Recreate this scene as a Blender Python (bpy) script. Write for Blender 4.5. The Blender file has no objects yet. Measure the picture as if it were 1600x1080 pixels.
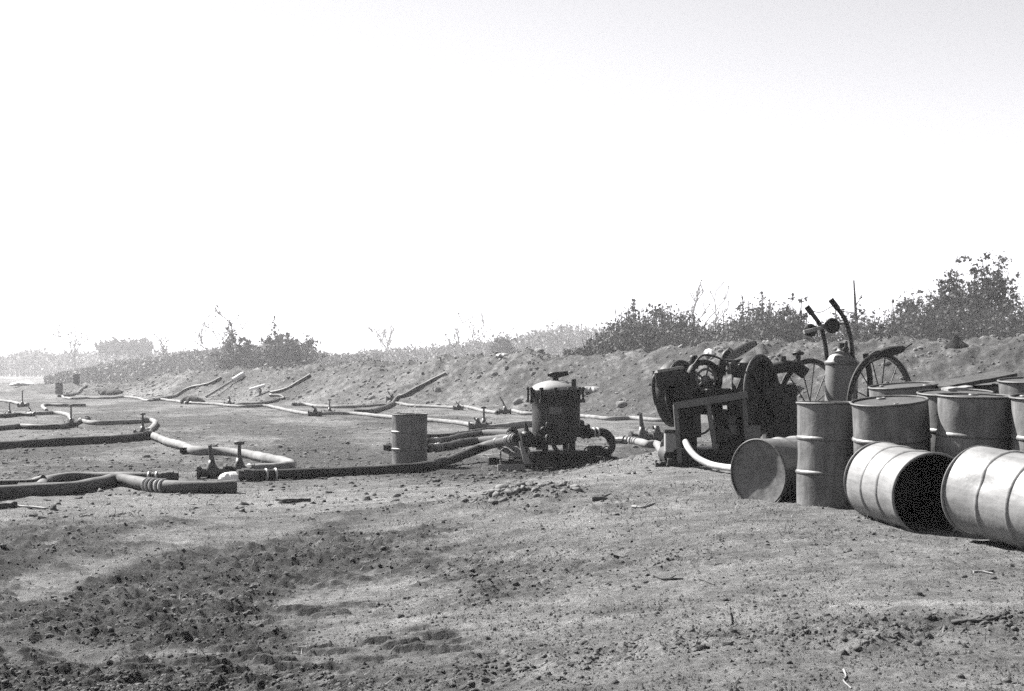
import bpy, math, random
import numpy as np
from mathutils import Vector, Matrix

# ------------------------------------------------------------------ camera, sky, sun, exposure
scene = bpy.context.scene
COL = scene.collection
F, HOR, CX, CAMZ = 2000.0, 585.0, 800.0, 1.5        # focal length and horizon in photo pixels, eye height

cam_d = bpy.data.cameras.new("camera")
cam_d.sensor_width = 36.0
cam_d.lens = 36.0 * F / 1600.0
cam_d.shift_y = (HOR - 540.0) / 1600.0
cam_d.clip_start, cam_d.clip_end = 0.05, 6000.0
cam = bpy.data.objects.new("camera", cam_d)
cam.location = (0, 0, CAMZ)
cam.rotation_euler = (math.radians(90), 0, 0)
COL.objects.link(cam)
scene.camera = cam

SUN_EL, SUN_AZ = math.radians(41), math.radians(-50)     # azimuth from +Y (view), negative = left
SUNV = Vector((math.sin(SUN_AZ) * math.cos(SUN_EL), math.cos(SUN_AZ) * math.cos(SUN_EL), math.sin(SUN_EL)))
sun_d = bpy.data.lights.new("sun", 'SUN')
sun_d.energy, sun_d.angle, sun_d.color = 5.0, math.radians(0.6), (1, 0.985, 0.965)
sun = bpy.data.objects.new("sun", sun_d)
sun.rotation_euler = SUNV.to_track_quat('Z', 'Y').to_euler()
COL.objects.link(sun)

world = bpy.data.worlds.new("World")
scene.world = world
world.use_nodes = True
wn, wl = world.node_tree.nodes, world.node_tree.links
sky = wn.new('ShaderNodeTexSky')
sky.sky_type, sky.sun_disc = 'NISHITA', False
sky.sun_elevation, sky.sun_rotation = SUN_EL, SUN_AZ
sky.air_density, sky.dust_density, sky.ozone_density = 1.0, 0.1, 1.0
bw = wn.new('ShaderNodeRGBToBW')                         # monochrome film: the sky has no hue
tint = wn.new('ShaderNodeMixRGB'); tint.blend_type = 'MULTIPLY'
tint.inputs[0].default_value = 1.0
tint.inputs[2].default_value = (0.985, 0.98, 1.02, 1)
wl.new(sky.outputs[0], bw.inputs[0]); wl.new(bw.outputs[0], tint.inputs[1])
bg = wn['Background']
bg.inputs[1].default_value = 0.05
wl.new(tint.outputs[0], bg.inputs[0])

scene.view_settings.view_transform = 'Standard'
scene.view_settings.look = 'None'
scene.view_settings.gamma = 1.0
scene.view_settings.exposure = 2.18
scene.cycles.use_denoising = False
scene.cycles.max_bounces = 5
scene.cycles.diffuse_bounces = 2
scene.cycles.glossy_bounces = 2
scene.cycles.volume_bounces = 0
scene.cycles.transparent_max_bounces = 4

rng = np.random.default_rng(7)
random.seed(7)

# ------------------------------------------------------------------ noise and terrain
def _hash(ix, iy, s):
    n = (ix.astype(np.int64) * 374761393 + iy.astype(np.int64) * 668265263 + s * 1442695041) & 0xFFFFFFFF
    n = ((n ^ (n >> 13)) * 1274126177) & 0xFFFFFFFF
    n = (n ^ (n >> 16)) & 0xFFFFFF
    return n / float(0xFFFFFF)

def vnoise(x, y, s=0):
    ix, iy = np.floor(x), np.floor(y)
    fx, fy = x - ix, y - iy
    fx = fx * fx * (3 - 2 * fx); fy = fy * fy * (3 - 2 * fy)
    a, b = _hash(ix, iy, s), _hash(ix + 1, iy, s)
    c, d = _hash(ix, iy + 1, s), _hash(ix + 1, iy + 1, s)
    return (a + (b - a) * fx) * (1 - fy) + (c + (d - c) * fx) * fy

def fbm(x, y, wl_, oct_=4, s=0, gain=0.5):
    v, amp, tot, k = 0, 1.0, 0, 1.0 / wl_
    for o in range(oct_):
        v = v + amp * vnoise(x * k + 17.3 * o, y * k - 9.1 * o, s + o * 13)
        tot += amp; amp *= gain; k *= 2.03
    return v / tot * 2 - 1

def sm(t):
    t = np.clip(t, 0, 1)
    return t * t * (3 - 2 * t)

BO, BD, BN = (14.0, 35.0), (-0.608, 0.794), (0.794, 0.608)
HB_T = [-60, -20, 0, 15, 37, 57, 66, 73, 80, 95, 150]
HB_H = [2.5, 2.5, 2.5, 2.55, 2.2, 1.85, 1.6, 1.15, 0.75, 0.5, 0.3]

def berm_tq(x, y):
    dx, dy = x - BO[0], y - BO[1]
    return dx * BD[0] + dy * BD[1], dx * BN[0] + dy * BN[1]

def berm(x, y):
    t, q = berm_tq(x, y)
    q = q + 0.9 * fbm(x, y, 9.0, 2, 5)
    up = np.where(q < 5.5, sm((q + 0.3) / 5.0), 1 - sm((q - 6.0) / 6.0))
    return np.interp(t, HB_T, HB_H) * up, up

def terrain(x, y, micro=True):
    x = np.asarray(x, float); y = np.asarray(y, float)
    z = 0.425 * sm((x + 2.6) / 4.8) * (1 - sm((y - 13.0 - 2.0 * np.clip(x, 0, 3)) / 6.0))
    z = z + 0.03 * fbm(x, y, 4.0, 3, 1) * sm((y - 3) / 4)
    bh, bm = berm(x, y)
    z = z + bh + bm * (0.34 * fbm(x, y, 3.2, 3, 3))
    # heaped ridge in the foreground
    d1 = np.hypot((x - 0.15) / 0.55, (y - 12.6) / 0.5)
    z = z + 0.13 * np.exp(-d1 * d1)
    d2 = np.hypot((x + 1.2) / 1.2, (y - 12.9) / 0.45)
    z = z + 0.07 * np.exp(-d2 * d2)
    far = sm((np.hypot(x, y) - 140) / 400)
    z = z + far * 2.0 * fbm(x, y, 160, 2, 8)
    if micro:
        z = z + micro_relief(x, y)
    return z

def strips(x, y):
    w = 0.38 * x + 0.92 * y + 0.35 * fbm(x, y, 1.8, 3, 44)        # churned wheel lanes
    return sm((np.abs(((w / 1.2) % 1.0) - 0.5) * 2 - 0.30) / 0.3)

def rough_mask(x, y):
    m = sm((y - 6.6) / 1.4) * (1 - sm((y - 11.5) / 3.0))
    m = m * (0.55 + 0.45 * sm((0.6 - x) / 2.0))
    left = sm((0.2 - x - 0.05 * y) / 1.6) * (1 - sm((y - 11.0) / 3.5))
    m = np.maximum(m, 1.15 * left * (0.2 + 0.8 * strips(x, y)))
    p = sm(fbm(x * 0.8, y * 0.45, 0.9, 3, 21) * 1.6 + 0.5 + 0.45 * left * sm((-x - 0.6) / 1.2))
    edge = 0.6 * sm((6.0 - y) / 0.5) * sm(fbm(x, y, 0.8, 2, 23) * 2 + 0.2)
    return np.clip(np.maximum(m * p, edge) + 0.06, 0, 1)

def churn_shade(x, y):  # darker turned soil; shade of the rough clods is put into the colour too
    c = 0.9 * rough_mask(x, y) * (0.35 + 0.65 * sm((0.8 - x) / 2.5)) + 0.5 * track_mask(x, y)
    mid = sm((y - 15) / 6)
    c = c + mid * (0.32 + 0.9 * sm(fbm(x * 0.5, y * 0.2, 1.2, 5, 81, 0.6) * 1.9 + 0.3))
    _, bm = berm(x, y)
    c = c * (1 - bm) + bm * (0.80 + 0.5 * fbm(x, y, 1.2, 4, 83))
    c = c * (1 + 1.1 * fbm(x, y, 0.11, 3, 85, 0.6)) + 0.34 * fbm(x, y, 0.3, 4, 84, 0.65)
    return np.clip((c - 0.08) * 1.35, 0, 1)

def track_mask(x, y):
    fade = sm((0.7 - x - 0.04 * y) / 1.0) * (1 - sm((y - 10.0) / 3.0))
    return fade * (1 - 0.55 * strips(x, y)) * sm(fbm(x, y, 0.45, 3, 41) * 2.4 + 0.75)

def micro_relief(x, y):
    r = rough_mask(x, y)
    near = 1 - sm((np.hypot(x, y) - 18) / 20)
    n1 = fbm(x, y, 0.16, 3, 31)
    n2 = np.abs(fbm(x, y, 0.075, 2, 33))
    z = near * r * (0.06 * n1 + 0.06 * np.maximum(0, 0.35 - n2) + 0.012 * fbm(x, y, 0.45, 2, 37))
    z = z + near * (0.016 * fbm(x, y, 0.13, 3, 35, 0.6) + 0.010 * fbm(x, y, 0.6, 2, 36))
    u = (0.16 * x + 0.98 * y + 0.03 * fbm(x, y, 0.6, 3, 43)) / 0.135
    lat = (0.98 * x - 0.16 * y) / 0.36 + 0.37 * np.floor(u) + 0.3 * vnoise(x * 5, y * 5, 46)
    dash = sm((0.36 - np.abs((lat % 1.0) - 0.5)) / 0.1)
    tread = sm((np.sin(u * 2 * math.pi) - 0.25) / 0.5) * dash
    z = z + near * track_mask(x, y) * 0.034 * tread * (0.5 + 0.8 * vnoise(x * 9, y * 9, 45))
    _, bm = berm(x, y)
    z = z + bm * (0.36 * np.maximum(-0.25, fbm(x, y, 0.9, 4, 51, 0.65)) + 0.12 * fbm(x, y, 0.4, 2, 53))
    mid = sm((np.hypot(x, y) - 14) / 8) * (1 - sm((np.hypot(x, y) - 90) / 40))
    z = z + mid * (1 - bm) * 0.035 * fbm(x, y * 0.6, 1.1, 3, 55)
    return z

def tz(x, y, micro=False):
    return float(terrain(np.array([x]), np.array([y]), micro)[0])

def G(px, py, off=0.0, far=False):
    """first point where the sight line through a photo pixel meets the ground (raised by off)"""
    Y = np.concatenate([np.arange(4, 60, 0.05), np.arange(60, 420, 0.25)])
    X = (px - CX) / F * Y
    Z = CAMZ - (py - HOR) / F * Y
    hit = np.nonzero(Z <= terrain(X, Y, False) + off)[0]
    k = hit[0] if len(hit) else len(Y) - 1
    return Vector((X[k], Y[k], tz(X[k], Y[k])))

def at(px, py, Y):
    return Vector(((px - CX) / F * Y, Y, CAMZ - (py - HOR) / F * Y))

# ------------------------------------------------------------------ mesh helpers
def np_mesh(name, V, faces, mat, parent=None, smooth=False, quad=None):
    """V (n,3); faces (m,k) int array"""
    me = bpy.data.meshes.new(name)
    V = np.asarray(V, np.float32); faces = np.asarray(faces, np.int32)
    m, k = faces.shape
    me.vertices.add(len(V)); me.vertices.foreach_set("co", V.ravel())
    me.loops.add(m * k); me.loops.foreach_set("vertex_index", faces.ravel())
    me.polygons.add(m)
    me.polygons.foreach_set("loop_start", np.arange(0, m * k, k, dtype=np.int32))
    me.polygons.foreach_set("loop_total", np.full(m, k, np.int32))
    if smooth:
        me.polygons.foreach_set("use_smooth", np.ones(m, bool))
    me.update(); me.validate()
    me.materials.append(mat)
    o = bpy.data.objects.new(name, me)
    COL.objects.link(o)
    o.parent = parent
    return o

class MB:
    def __init__(s): s.v, s.f, s.sm = [], [], []
    def add(s, vs, fs, smooth=False):
        b = len(s.v)
        s.v += [tuple(p) for p in vs]
        s.f += [tuple(i + b for i in f) for f in fs]
        s.sm += [smooth] * len(fs)
        return s
    def box(s, c, size, rot=None, bev=0.0):
        hx, hy, hz = size[0] / 2, size[1] / 2, size[2] / 2
        R = rot if rot is not None else Matrix.Identity(3)
        c = Vector(c)
        if bev <= 0: bev = min(hx, hy, hz) * 0.12
        vs = []
        for sx in (-1, 1):
            for sy in (-1, 1):
                for sz in (-1, 1):
                    for ax in range(3):
                        p = [sx * hx, sy * hy, sz * hz]
                        for k in range(3):
                            if k != ax: p[k] -= (sx, sy, sz)[k] * bev
                        vs.append(c + R @ Vector(p))
        idx = lambda sx, sy, sz, ax: ((((sx > 0) * 2 + (sy > 0)) * 2 + (sz > 0)) * 3 + ax)
        fs = []
        for ax in range(3):
            o1, o2 = (ax + 1) % 3, (ax + 2) % 3
            for sg in (-1, 1):
                q = []
                for (a, b) in ((-1, -1), (1, -1), (1, 1), (-1, 1)):
                    t = [0, 0, 0]; t[ax] = sg; t[o1] = a; t[o2] = b
                    q.append(idx(*t, ax))
                fs.append(q if sg > 0 else q[::-1])
        for ax in range(3):                     # edge chamfers
            o1, o2 = (ax + 1) % 3, (ax + 2) % 3
            for a in (-1, 1):
                for b in (-1, 1):
                    t0 = [0, 0, 0]; t1 = [0, 0, 0]
                    t0[ax], t1[ax] = -1, 1
                    t0[o1] = t1[o1] = a; t0[o2] = t1[o2] = b
                    fs.append([idx(*t0, o1), idx(*t1, o1), idx(*t1, o2), idx(*t0, o2)])
        for sx in (-1, 1):
            for sy in (-1, 1):
                for sz in (-1, 1):
                    fs.append([idx(sx, sy, sz, 0), idx(sx, sy, sz, 1), idx(sx, sy, sz, 2)])
        return s.add(vs, fs)
    def tube(s, pts, r, n=10, cap=True, smooth=True):
        pts = [Vector(p) for p in pts]
        rs = r if isinstance(r, (list, tuple, np.ndarray)) else [r] * len(pts)
        vs, fs = [], []
        t0 = (pts[1] - pts[0]).normalized()
        u = t0.orthogonal().normalized()
        for i, p in enumerate(pts):
            t = (pts[min(i + 1, len(pts) - 1)] - pts[max(i - 1, 0)]).normalized()
            u = (u - t * u.dot(t))
            u = u.normalized() if u.length > 1e-6 else t.orthogonal().normalized()
            w = t.cross(u)
            for k in range(n):
                a = 2 * math.pi * k / n
                vs.append(p + (u * math.cos(a) + w * math.sin(a)) * rs[i])
        for i in range(len(pts) - 1):
            for k in range(n):
                k2 = (k + 1) % n
                fs.append((i * n + k, i * n + k2, (i + 1) * n + k2, (i + 1) * n + k))
        b = len(vs)
        s.add(vs, fs, smooth)
        if cap:
            for e, ring in ((0, range(n)), (1, range((len(pts) - 1) * n, len(pts) * n))):
                ring = list(ring)
                vv = [vs[i] for i in ring]
                s.add(vv, [tuple(range(n))[::-1] if e == 0 else tuple(range(n))])
        return s
    def lathe(s, prof, n=40, M=None, fn=None, smooth=True):
        """prof: list of (r,z) about local z; fn(angle,r,z)->(r,z) for dents"""
        M = M or Matrix.Identity(4)
        vs, fs = [], []
        for (r, z) in prof:
            for k in range(n):
                a = 2 * math.pi * k / n
                rr, zz = fn(a, r, z) if fn else (r, z)
                vs.append(M @ Vector((rr * math.cos(a), rr * math.sin(a), zz)))
        for i in range(len(prof) - 1):
            for k in range(n):
                k2 = (k + 1) % n
                fs.append((i * n + k, i * n + k2, (i + 1) * n + k2, (i + 1) * n + k))
        return s.add(vs, fs, smooth)
    def torus(s, R, r, M=None, n=48, m=8, sx=1.0):
        prof = [(R + r * math.cos(2 * math.pi * k / m), sx * r * math.sin(2 * math.pi * k / m)) for k in range(m + 1)]
        return s.lathe(prof, n, M)
    def build(s, name, mat, parent=None):
        me = bpy.data.meshes.new(name)
        me.from_pydata(s.v, [], s.f)
        me.polygons.foreach_set("use_smooth", s.sm)
        me.materials.append(mat)
        me.update()
        o = bpy.data.objects.new(name, me)
        COL.objects.link(o)
        o.parent = parent
        return o

def tag(o, label=None, cat=None, group=None, kind=None):
    if label: o["label"] = label
    if cat: o["category"] = cat
    if group: o["group"] = group
    if kind: o["kind"] = kind
    return o

def thing(name, label, cat, loc, group=None, rot=None):
    e = bpy.data.objects.new(name, None)
    e.empty_display_size = 0.1
    COL.objects.link(e)
    if rot is not None:
        e.matrix_world = Matrix.Translation(loc) @ rot.to_4x4()
    else:
        e.location = loc
    return tag(e, label, cat, group)

def rotz(a): return Matrix.Rotation(a, 3, 'Z')

def axis_rot(zaxis, spin=0.0):
    z = Vector(zaxis).normalized()
    q = z.to_track_quat('Z', 'Y')
    return q.to_matrix() @ Matrix.Rotation(spin, 3, 'Z')

def axisM(p, zaxis):
    return Matrix.Translation(Vector(p)) @ axis_rot(zaxis).to_4x4()

# ------------------------------------------------------------------ materials
def mat(name, base, rough=0.8, var=0.0, vscale=6.0, bump=0.0, bscale=40.0, spec=0.3, metal=0.0, rust=0.0, streak=0.0):
    base *= 0.68                                          # all paints and soils are read against one exposure
    m = bpy.data.materials.new(name)
    m.use_nodes = True
    nt = m.node_tree; N, L = nt.nodes, nt.links
    b = N['Principled BSDF']
    b.inputs['Roughness'].default_value = rough
    b.inputs['Metallic'].default_value = metal
    b.inputs['Specular IOR Level'].default_value = spec
    if var > 0:
        tc = N.new('ShaderNodeTexCoord')
        nz = N.new('ShaderNodeTexNoise'); nz.inputs['Scale'].default_value = vscale
        nz.inputs['Detail'].default_value = 6; nz.inputs['Roughness'].default_value = 0.65
        L.new(tc.outputs['Object'], nz.inputs['Vector'])
        cr = N.new('ShaderNodeValToRGB')
        lo, hi = base * (1 - var), base * (1 + var)
        cr.color_ramp.elements[0].position = 0.32; cr.color_ramp.elements[0].color = (lo, lo, lo, 1)
        cr.color_ramp.elements[1].position = 0.68; cr.color_ramp.elements[1].color = (hi, hi, hi, 1)
        L.new(nz.outputs[0], cr.inputs[0])
        out = cr.outputs[0]
        if rust > 0:
            n2 = N.new('ShaderNodeTexNoise'); n2.inputs['Scale'].default_value = vscale * 2.7
            n2.inputs['Detail'].default_value = 8; n2.inputs['Roughness'].default_value = 0.75
            L.new(tc.outputs['Object'], n2.inputs['Vector'])
            c2 = N.new('ShaderNodeValToRGB')
            c2.color_ramp.elements[0].position = 0.56; c2.color_ramp.elements[0].color = (0, 0, 0, 1)
            c2.color_ramp.elements[1].position = 0.66; c2.color_ramp.elements[1].color = (rust, rust, rust, 1)
            L.new(n2.outputs[0], c2.inputs[0])
            mx = N.new('ShaderNodeMixRGB'); mx.inputs[2].default_value = (base * 0.45,) * 3 + (1,)
            L.new(c2.outputs[0], mx.inputs[0]); L.new(out, mx.inputs[1])
            out = mx.outputs[0]
        if streak > 0:
            mp = N.new('ShaderNodeMapping'); mp.inputs['Scale'].default_value = (9, 9, 1.1)
            L.new(tc.outputs['Object'], mp.inputs['Vector'])
            n3 = N.new('ShaderNodeTexNoise'); n3.inputs['Scale'].default_value = 1.6; n3.inputs['Detail'].default_value = 8; n3.inputs['Roughness'].default_value = .7
            L.new(mp.outputs[0], n3.inputs['Vector'])
            c3 = N.new('ShaderNodeValToRGB')
            c3.color_ramp.elements[0].position = .35; c3.color_ramp.elements[0].color = (1 - streak,) * 3 + (1,)
            c3.color_ramp.elements[1].position = .6; c3.color_ramp.elements[1].color = (1.1, 1.1, 1.1, 1)
            L.new(n3.outputs[0], c3.inputs[0])
            m3 = N.new('ShaderNodeMixRGB'); m3.blend_type = 'MULTIPLY'; m3.inputs[0].default_value = 1
            L.new(out, m3.inputs[1]); L.new(c3.outputs[0], m3.inputs[2]); out = m3.outputs[0]
        L.new(out, b.inputs['Base Color'])
        if bump > 0:
            nb = N.new('ShaderNodeTexNoise'); nb.inputs['Scale'].default_value = bscale
            nb.inputs['Detail'].default_value = 5
            L.new(tc.outputs['Object'], nb.inputs['Vector'])
            bp = N.new('ShaderNodeBump'); bp.inputs['Strength'].default_value = bump
            bp.inputs['Distance'].default_value = 0.02
            L.new(nb.outputs[0], bp.inputs['Height']); L.new(bp.outputs[0], b.inputs['Normal'])
    else:
        b.inputs['Base Color'].default_value = (base, base, base, 1)
    return m

def soil_mat(name, lo, hi):
    m = bpy.data.materials.new(name); m.use_nodes = True
    N, L = m.node_tree.nodes, m.node_tree.links
    b = N['Principled BSDF']
    b.inputs['Roughness'].default_value = 0.95; b.inputs['Specular IOR Level'].default_value = 0.1
    tc = N.new('ShaderNodeTexCoord')
    def noise(scale, det, rgh, vec=None, squash=None):
        n = N.new('ShaderNodeTexNoise'); n.inputs['Scale'].default_value = scale
        n.inputs['Detail'].default_value = det; n.inputs['Roughness'].default_value = rgh
        if squash:
            mp = N.new('ShaderNodeMapping'); mp.inputs['Scale'].default_value = squash
            L.new(tc.outputs['Object'], mp.inputs['Vector']); L.new(mp.outputs[0], n.inputs['Vector'])
        else:
            L.new(tc.outputs['Object'], n.inputs['Vector'])
        return n.outputs[0]
    def ramp(src, p0, p1, c0, c1):
        r = N.new('ShaderNodeValToRGB')
        r.color_ramp.elements[0].position = p0; r.color_ramp.elements[0].color = (c0, c0, c0, 1)
        r.color_ramp.elements[1].position = p1; r.color_ramp.elements[1].color = (c1, c1, c1, 1)
        L.new(src, r.inputs[0]); return r.outputs[0]
    def mul(a, c):
        x = N.new('ShaderNodeMixRGB'); x.blend_type = 'MULTIPLY'; x.inputs[0].default_value = 1
        L.new(a, x.inputs[1]); L.new(c, x.inputs[2]); return x.outputs[0]
    big = ramp(noise(0.28, 5, 0.6, squash=(0.7, 1.6, 1)), 0.34, 0.66, lo, hi)
    med = ramp(noise(2.6, 6, 0.7), 0.3, 0.7, 0.68, 1.28)
    fin = ramp(noise(26, 6, 0.8), 0.34, 0.66, 0.62, 1.35)
    pit = ramp(noise(70, 3, 0.7), 0.30, 0.42, 0.55, 1.0)
    at_ = N.new('ShaderNodeAttribute'); at_.attribute_name = 'churn_shade'
    strk = ramp(noise(1.0, 9, 0.72, squash=(1.3, 4.5, 2.0)), 0.32, 0.68, 0.62, 1.3)
    med = mul(med, strk)
    ch = ramp(at_.outputs['Fac'], 0.0, 1.0, 1.14, 0.38)  # darkens turned soil, painted clod shade included
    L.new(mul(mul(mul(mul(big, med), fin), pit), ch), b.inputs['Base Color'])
    bp = N.new('ShaderNodeBump'); bp.inputs['Strength'].default_value = 0.9; bp.inputs['Distance'].default_value = 0.045
    L.new(noise(34, 8, 0.8), bp.inputs['Height'])
    b2 = N.new('ShaderNodeBump'); b2.inputs['Strength'].default_value = 0.9; b2.inputs['Distance'].default_value = 0.12
    L.new(noise(6.5, 8, 0.75), b2.inputs['Height']); L.new(b2.outputs[0], bp.inputs['Normal'])
    L.new(bp.outputs[0], b.inputs['Normal'])
    return m

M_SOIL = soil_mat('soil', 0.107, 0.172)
M_CLOD = mat('clod_soil', 0.14, 0.95, 0.3, 9, 0.6, 40, 0.1)
M_DRUM = mat('drum_paint', 0.132, 0.5, 0.3, 5, 0.16, 24, 0.4, rust=0.6, streak=.45)
M_DRUM2 = mat('drum_paint_worn', 0.15, 0.5, 0.3, 4, 0.16, 24, 0.4, rust=0.5, streak=.4)
M_DRUMP = mat('drum_paint_pale', 0.20, 0.5, 0.25, 4, 0.14, 24, 0.35, rust=0.35, streak=.3)
M_LID = mat('drum_lid_paint', 0.06, 0.6, 0.3, 7, 0.2, 30, 0.3, rust=0.6)
M_RIM = mat('drum_rim_paint', 0.085, 0.6, 0.4, 9, 0.2, 30, 0.2, rust=.5)
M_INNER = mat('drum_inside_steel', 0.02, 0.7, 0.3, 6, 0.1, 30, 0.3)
M_STEEL = mat('dark_steel', 0.022, 0.55, 0.35, 9, 0.15, 40, 0.2)
M_STEEL2 = mat('grey_steel', 0.085, 0.5, 0.3, 9, 0.15, 40, 0.4)
M_TANK = mat('tank_paint', 0.034, 0.55, 0.3, 6, 0.1, 30, 0.2)
M_CYL = mat('cylinder_paint', 0.12, 0.5, 0.25, 6, 0.1, 30, 0.4, rust=.4)
M_WHITE = mat('white_paint', 0.8, 0.6, 0.08, 8, 0.1, 30, 0.3)
M_PALEBOX = mat('pale_box_paint', 0.22, 0.6, 0.15, 8, 0.1, 30, 0.3)
M_RUBBER = mat('rubber', 0.016, 0.6, 0.3, 10, 0.2, 50, 0.2)
M_HOSED = mat('dark_hose_rubber', 0.028, 0.65, 0.4, 5, 0.3, 60, 0.15)
M_HOSEP = mat('pale_hose_canvas', 0.17, 0.85, 0.45, 3, 0.3, 60, 0.2)
M_HOSEM = mat('grey_hose_canvas', 0.075, 0.8, 0.45, 4, 0.3, 60, 0.25)
M_HOSEW = mat('white_hose_canvas', 0.4, 0.7, 0.15, 6, 0.2, 50, 0.2)
M_BAND = mat('clamp_band_metal', 0.4, 0.4, 0.1, 9, 0.05, 40, 0.5)
M_BRASS = mat('valve_metal', 0.035, 0.5, 0.35, 12, 0.15, 50, 0.4)
M_WOOD = mat('weathered_wood', 0.06, 0.85, 0.35, 14, 0.4, 40, 0.2)
M_WOODP = mat('pale_wood', 0.24, 0.8, 0.25, 14, 0.3, 40, 0.2)
M_BARK = mat('bark', 0.06, 0.9, 0.3, 8, 0.4, 20, 0.15)
M_LOG = mat('charred_log', 0.02, 0.9, 0.35, 8, 0.4, 20, 0.15)
M_GRASS = mat('dry_grass', 0.2, 0.8, 0.3, 1.5, 0, 1, 0.2)

def leaf_mat(name, c, var):
    m = bpy.data.materials.new(name); m.use_nodes = True
    N, L = m.node_tree.nodes, m.node_tree.links
    b = N['Principled BSDF']; b.inputs['Roughness'].default_value = 0.7
    b.inputs['Specular IOR Level'].default_value = 0.25
    g = N.new('ShaderNodeNewGeometry')
    r = N.new('ShaderNodeValToRGB')
    r.color_ramp.elements[0].color = (c * (1 - var),) * 3 + (1,)
    r.color_ramp.elements[1].color = (c * (1 + var),) * 3 + (1,)
    L.new(g.outputs['Random Per Island'], r.inputs[0]); L.new(r.outputs[0], b.inputs['Base Color'])
    t = N.new('ShaderNodeBsdfTranslucent'); L.new(r.outputs[0], t.inputs[0])
    mx = N.new('ShaderNodeMixShader'); mx.inputs[0].default_value = 0.3
    L.new(b.outputs[0], mx.inputs[1]); L.new(t.outputs[0], mx.inputs[2])
    L.new(mx.outputs[0], N['Material Output'].inputs['Surface'])
    return m
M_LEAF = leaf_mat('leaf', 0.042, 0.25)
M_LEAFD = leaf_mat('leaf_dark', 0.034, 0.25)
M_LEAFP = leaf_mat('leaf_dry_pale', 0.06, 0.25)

# ------------------------------------------------------------------ the ground: one sheet to the horizon
def ground():
    th = np.concatenate([np.linspace(-math.pi, -0.62, 40, endpoint=False),
                         np.linspace(-0.62, 0.62, 580),
                         np.linspace(0.62, math.pi, 41)[1:]])
    rs = [0.4, 1.0, 1.8, 2.6, 3.2, 3.7, 4.1]
    while rs[-1] < 3000:
        r = rs[-1]
        if r < 9.5: d = max(r * r / 2500.0, 0.010)
        elif r < 14: d = r * r / 1900.0
        elif r < 38: d = 0.006 * r
        elif r < 110: d = 0.0045 * r
        else: d = 0.03 * r
        rs.append(r + d)
    rs = np.array(rs)
    R, T = np.meshgrid(rs, th, indexing='ij')
    X, Y = R * np.sin(T), R * np.cos(T)
    Z = terrain(X.ravel(), Y.ravel()).reshape(X.shape)
    V = np.stack([X, Y, Z], -1).reshape(-1, 3)
    nr, nt = X.shape
    i = np.arange(nr - 1)[:, None] * nt + np.arange(nt - 1)[None, :]
    Fq = np.stack([i, i + 1, i + nt + 1, i + nt], -1).reshape(-1, 4)[:, ::-1]
    # the middle of the fan under the photographer
    V = np.vstack([V, [[0, 0, 0.0]]])
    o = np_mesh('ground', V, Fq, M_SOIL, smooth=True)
    at_ = o.data.attributes.new('churn_shade', 'FLOAT', 'POINT')
    at_.data.foreach_set('value', churn_shade(V[:, 0], V[:, 1]).astype(np.float32))
    return tag(o, kind='structure')
ground()

def lumps(name, P, S, material, label, cat, flat=0.7):
    """P (n,3) base points, S (n,) radii: deformed 12-vertex clods joined in one mesh"""
    g = (1 + 5 ** 0.5) / 2
    B = np.array([(-1, g, 0), (1, g, 0), (-1, -g, 0), (1, -g, 0), (0, -1, g), (0, 1, g), (0, -1, -g), (0, 1, -g),
                  (g, 0, -1), (g, 0, 1), (-g, 0, -1), (-g, 0, 1)]) / math.sqrt(1 + g * g)
    T = np.array([(0, 11, 5), (0, 5, 1), (0, 1, 7), (0, 7, 10), (0, 10, 11), (1, 5, 9), (5, 11, 4), (11, 10, 2), (10, 7, 6),
                  (7, 1, 8), (3, 9, 4), (3, 4, 2), (3, 2, 6), (3, 6, 8), (3, 8, 9), (4, 9, 5), (2, 4, 11), (6, 2, 10), (8, 6, 7), (9, 8, 1)])
    n = len(P)
    a = rng.uniform(0, 6.283, n); ca, sa = np.cos(a), np.sin(a)
    d = rng.uniform(0.5, 1.45, (n, 12, 1)) * B[None]
    d *= rng.uniform(0.7, 1.35, (n, 1, 3)); d[:, :, 2] *= flat
    x = d[:, :, 0] * ca[:, None] - d[:, :, 1] * sa[:, None]
    y = d[:, :, 0] * sa[:, None] + d[:, :, 1] * ca[:, None]
    V = np.stack([x, y, d[:, :, 2]], -1) * S[:, None, None] + P[:, None, :]
    V[:, :, 2] -= (S * flat * 0.05)[:, None]
    Fi = (T[None] + (np.arange(n) * 12)[:, None, None]).reshape(-1, 3)
    o = np_mesh(name, V.reshape(-1, 3), Fi, material)
    return tag(o, label, cat, kind='stuff')

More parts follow.
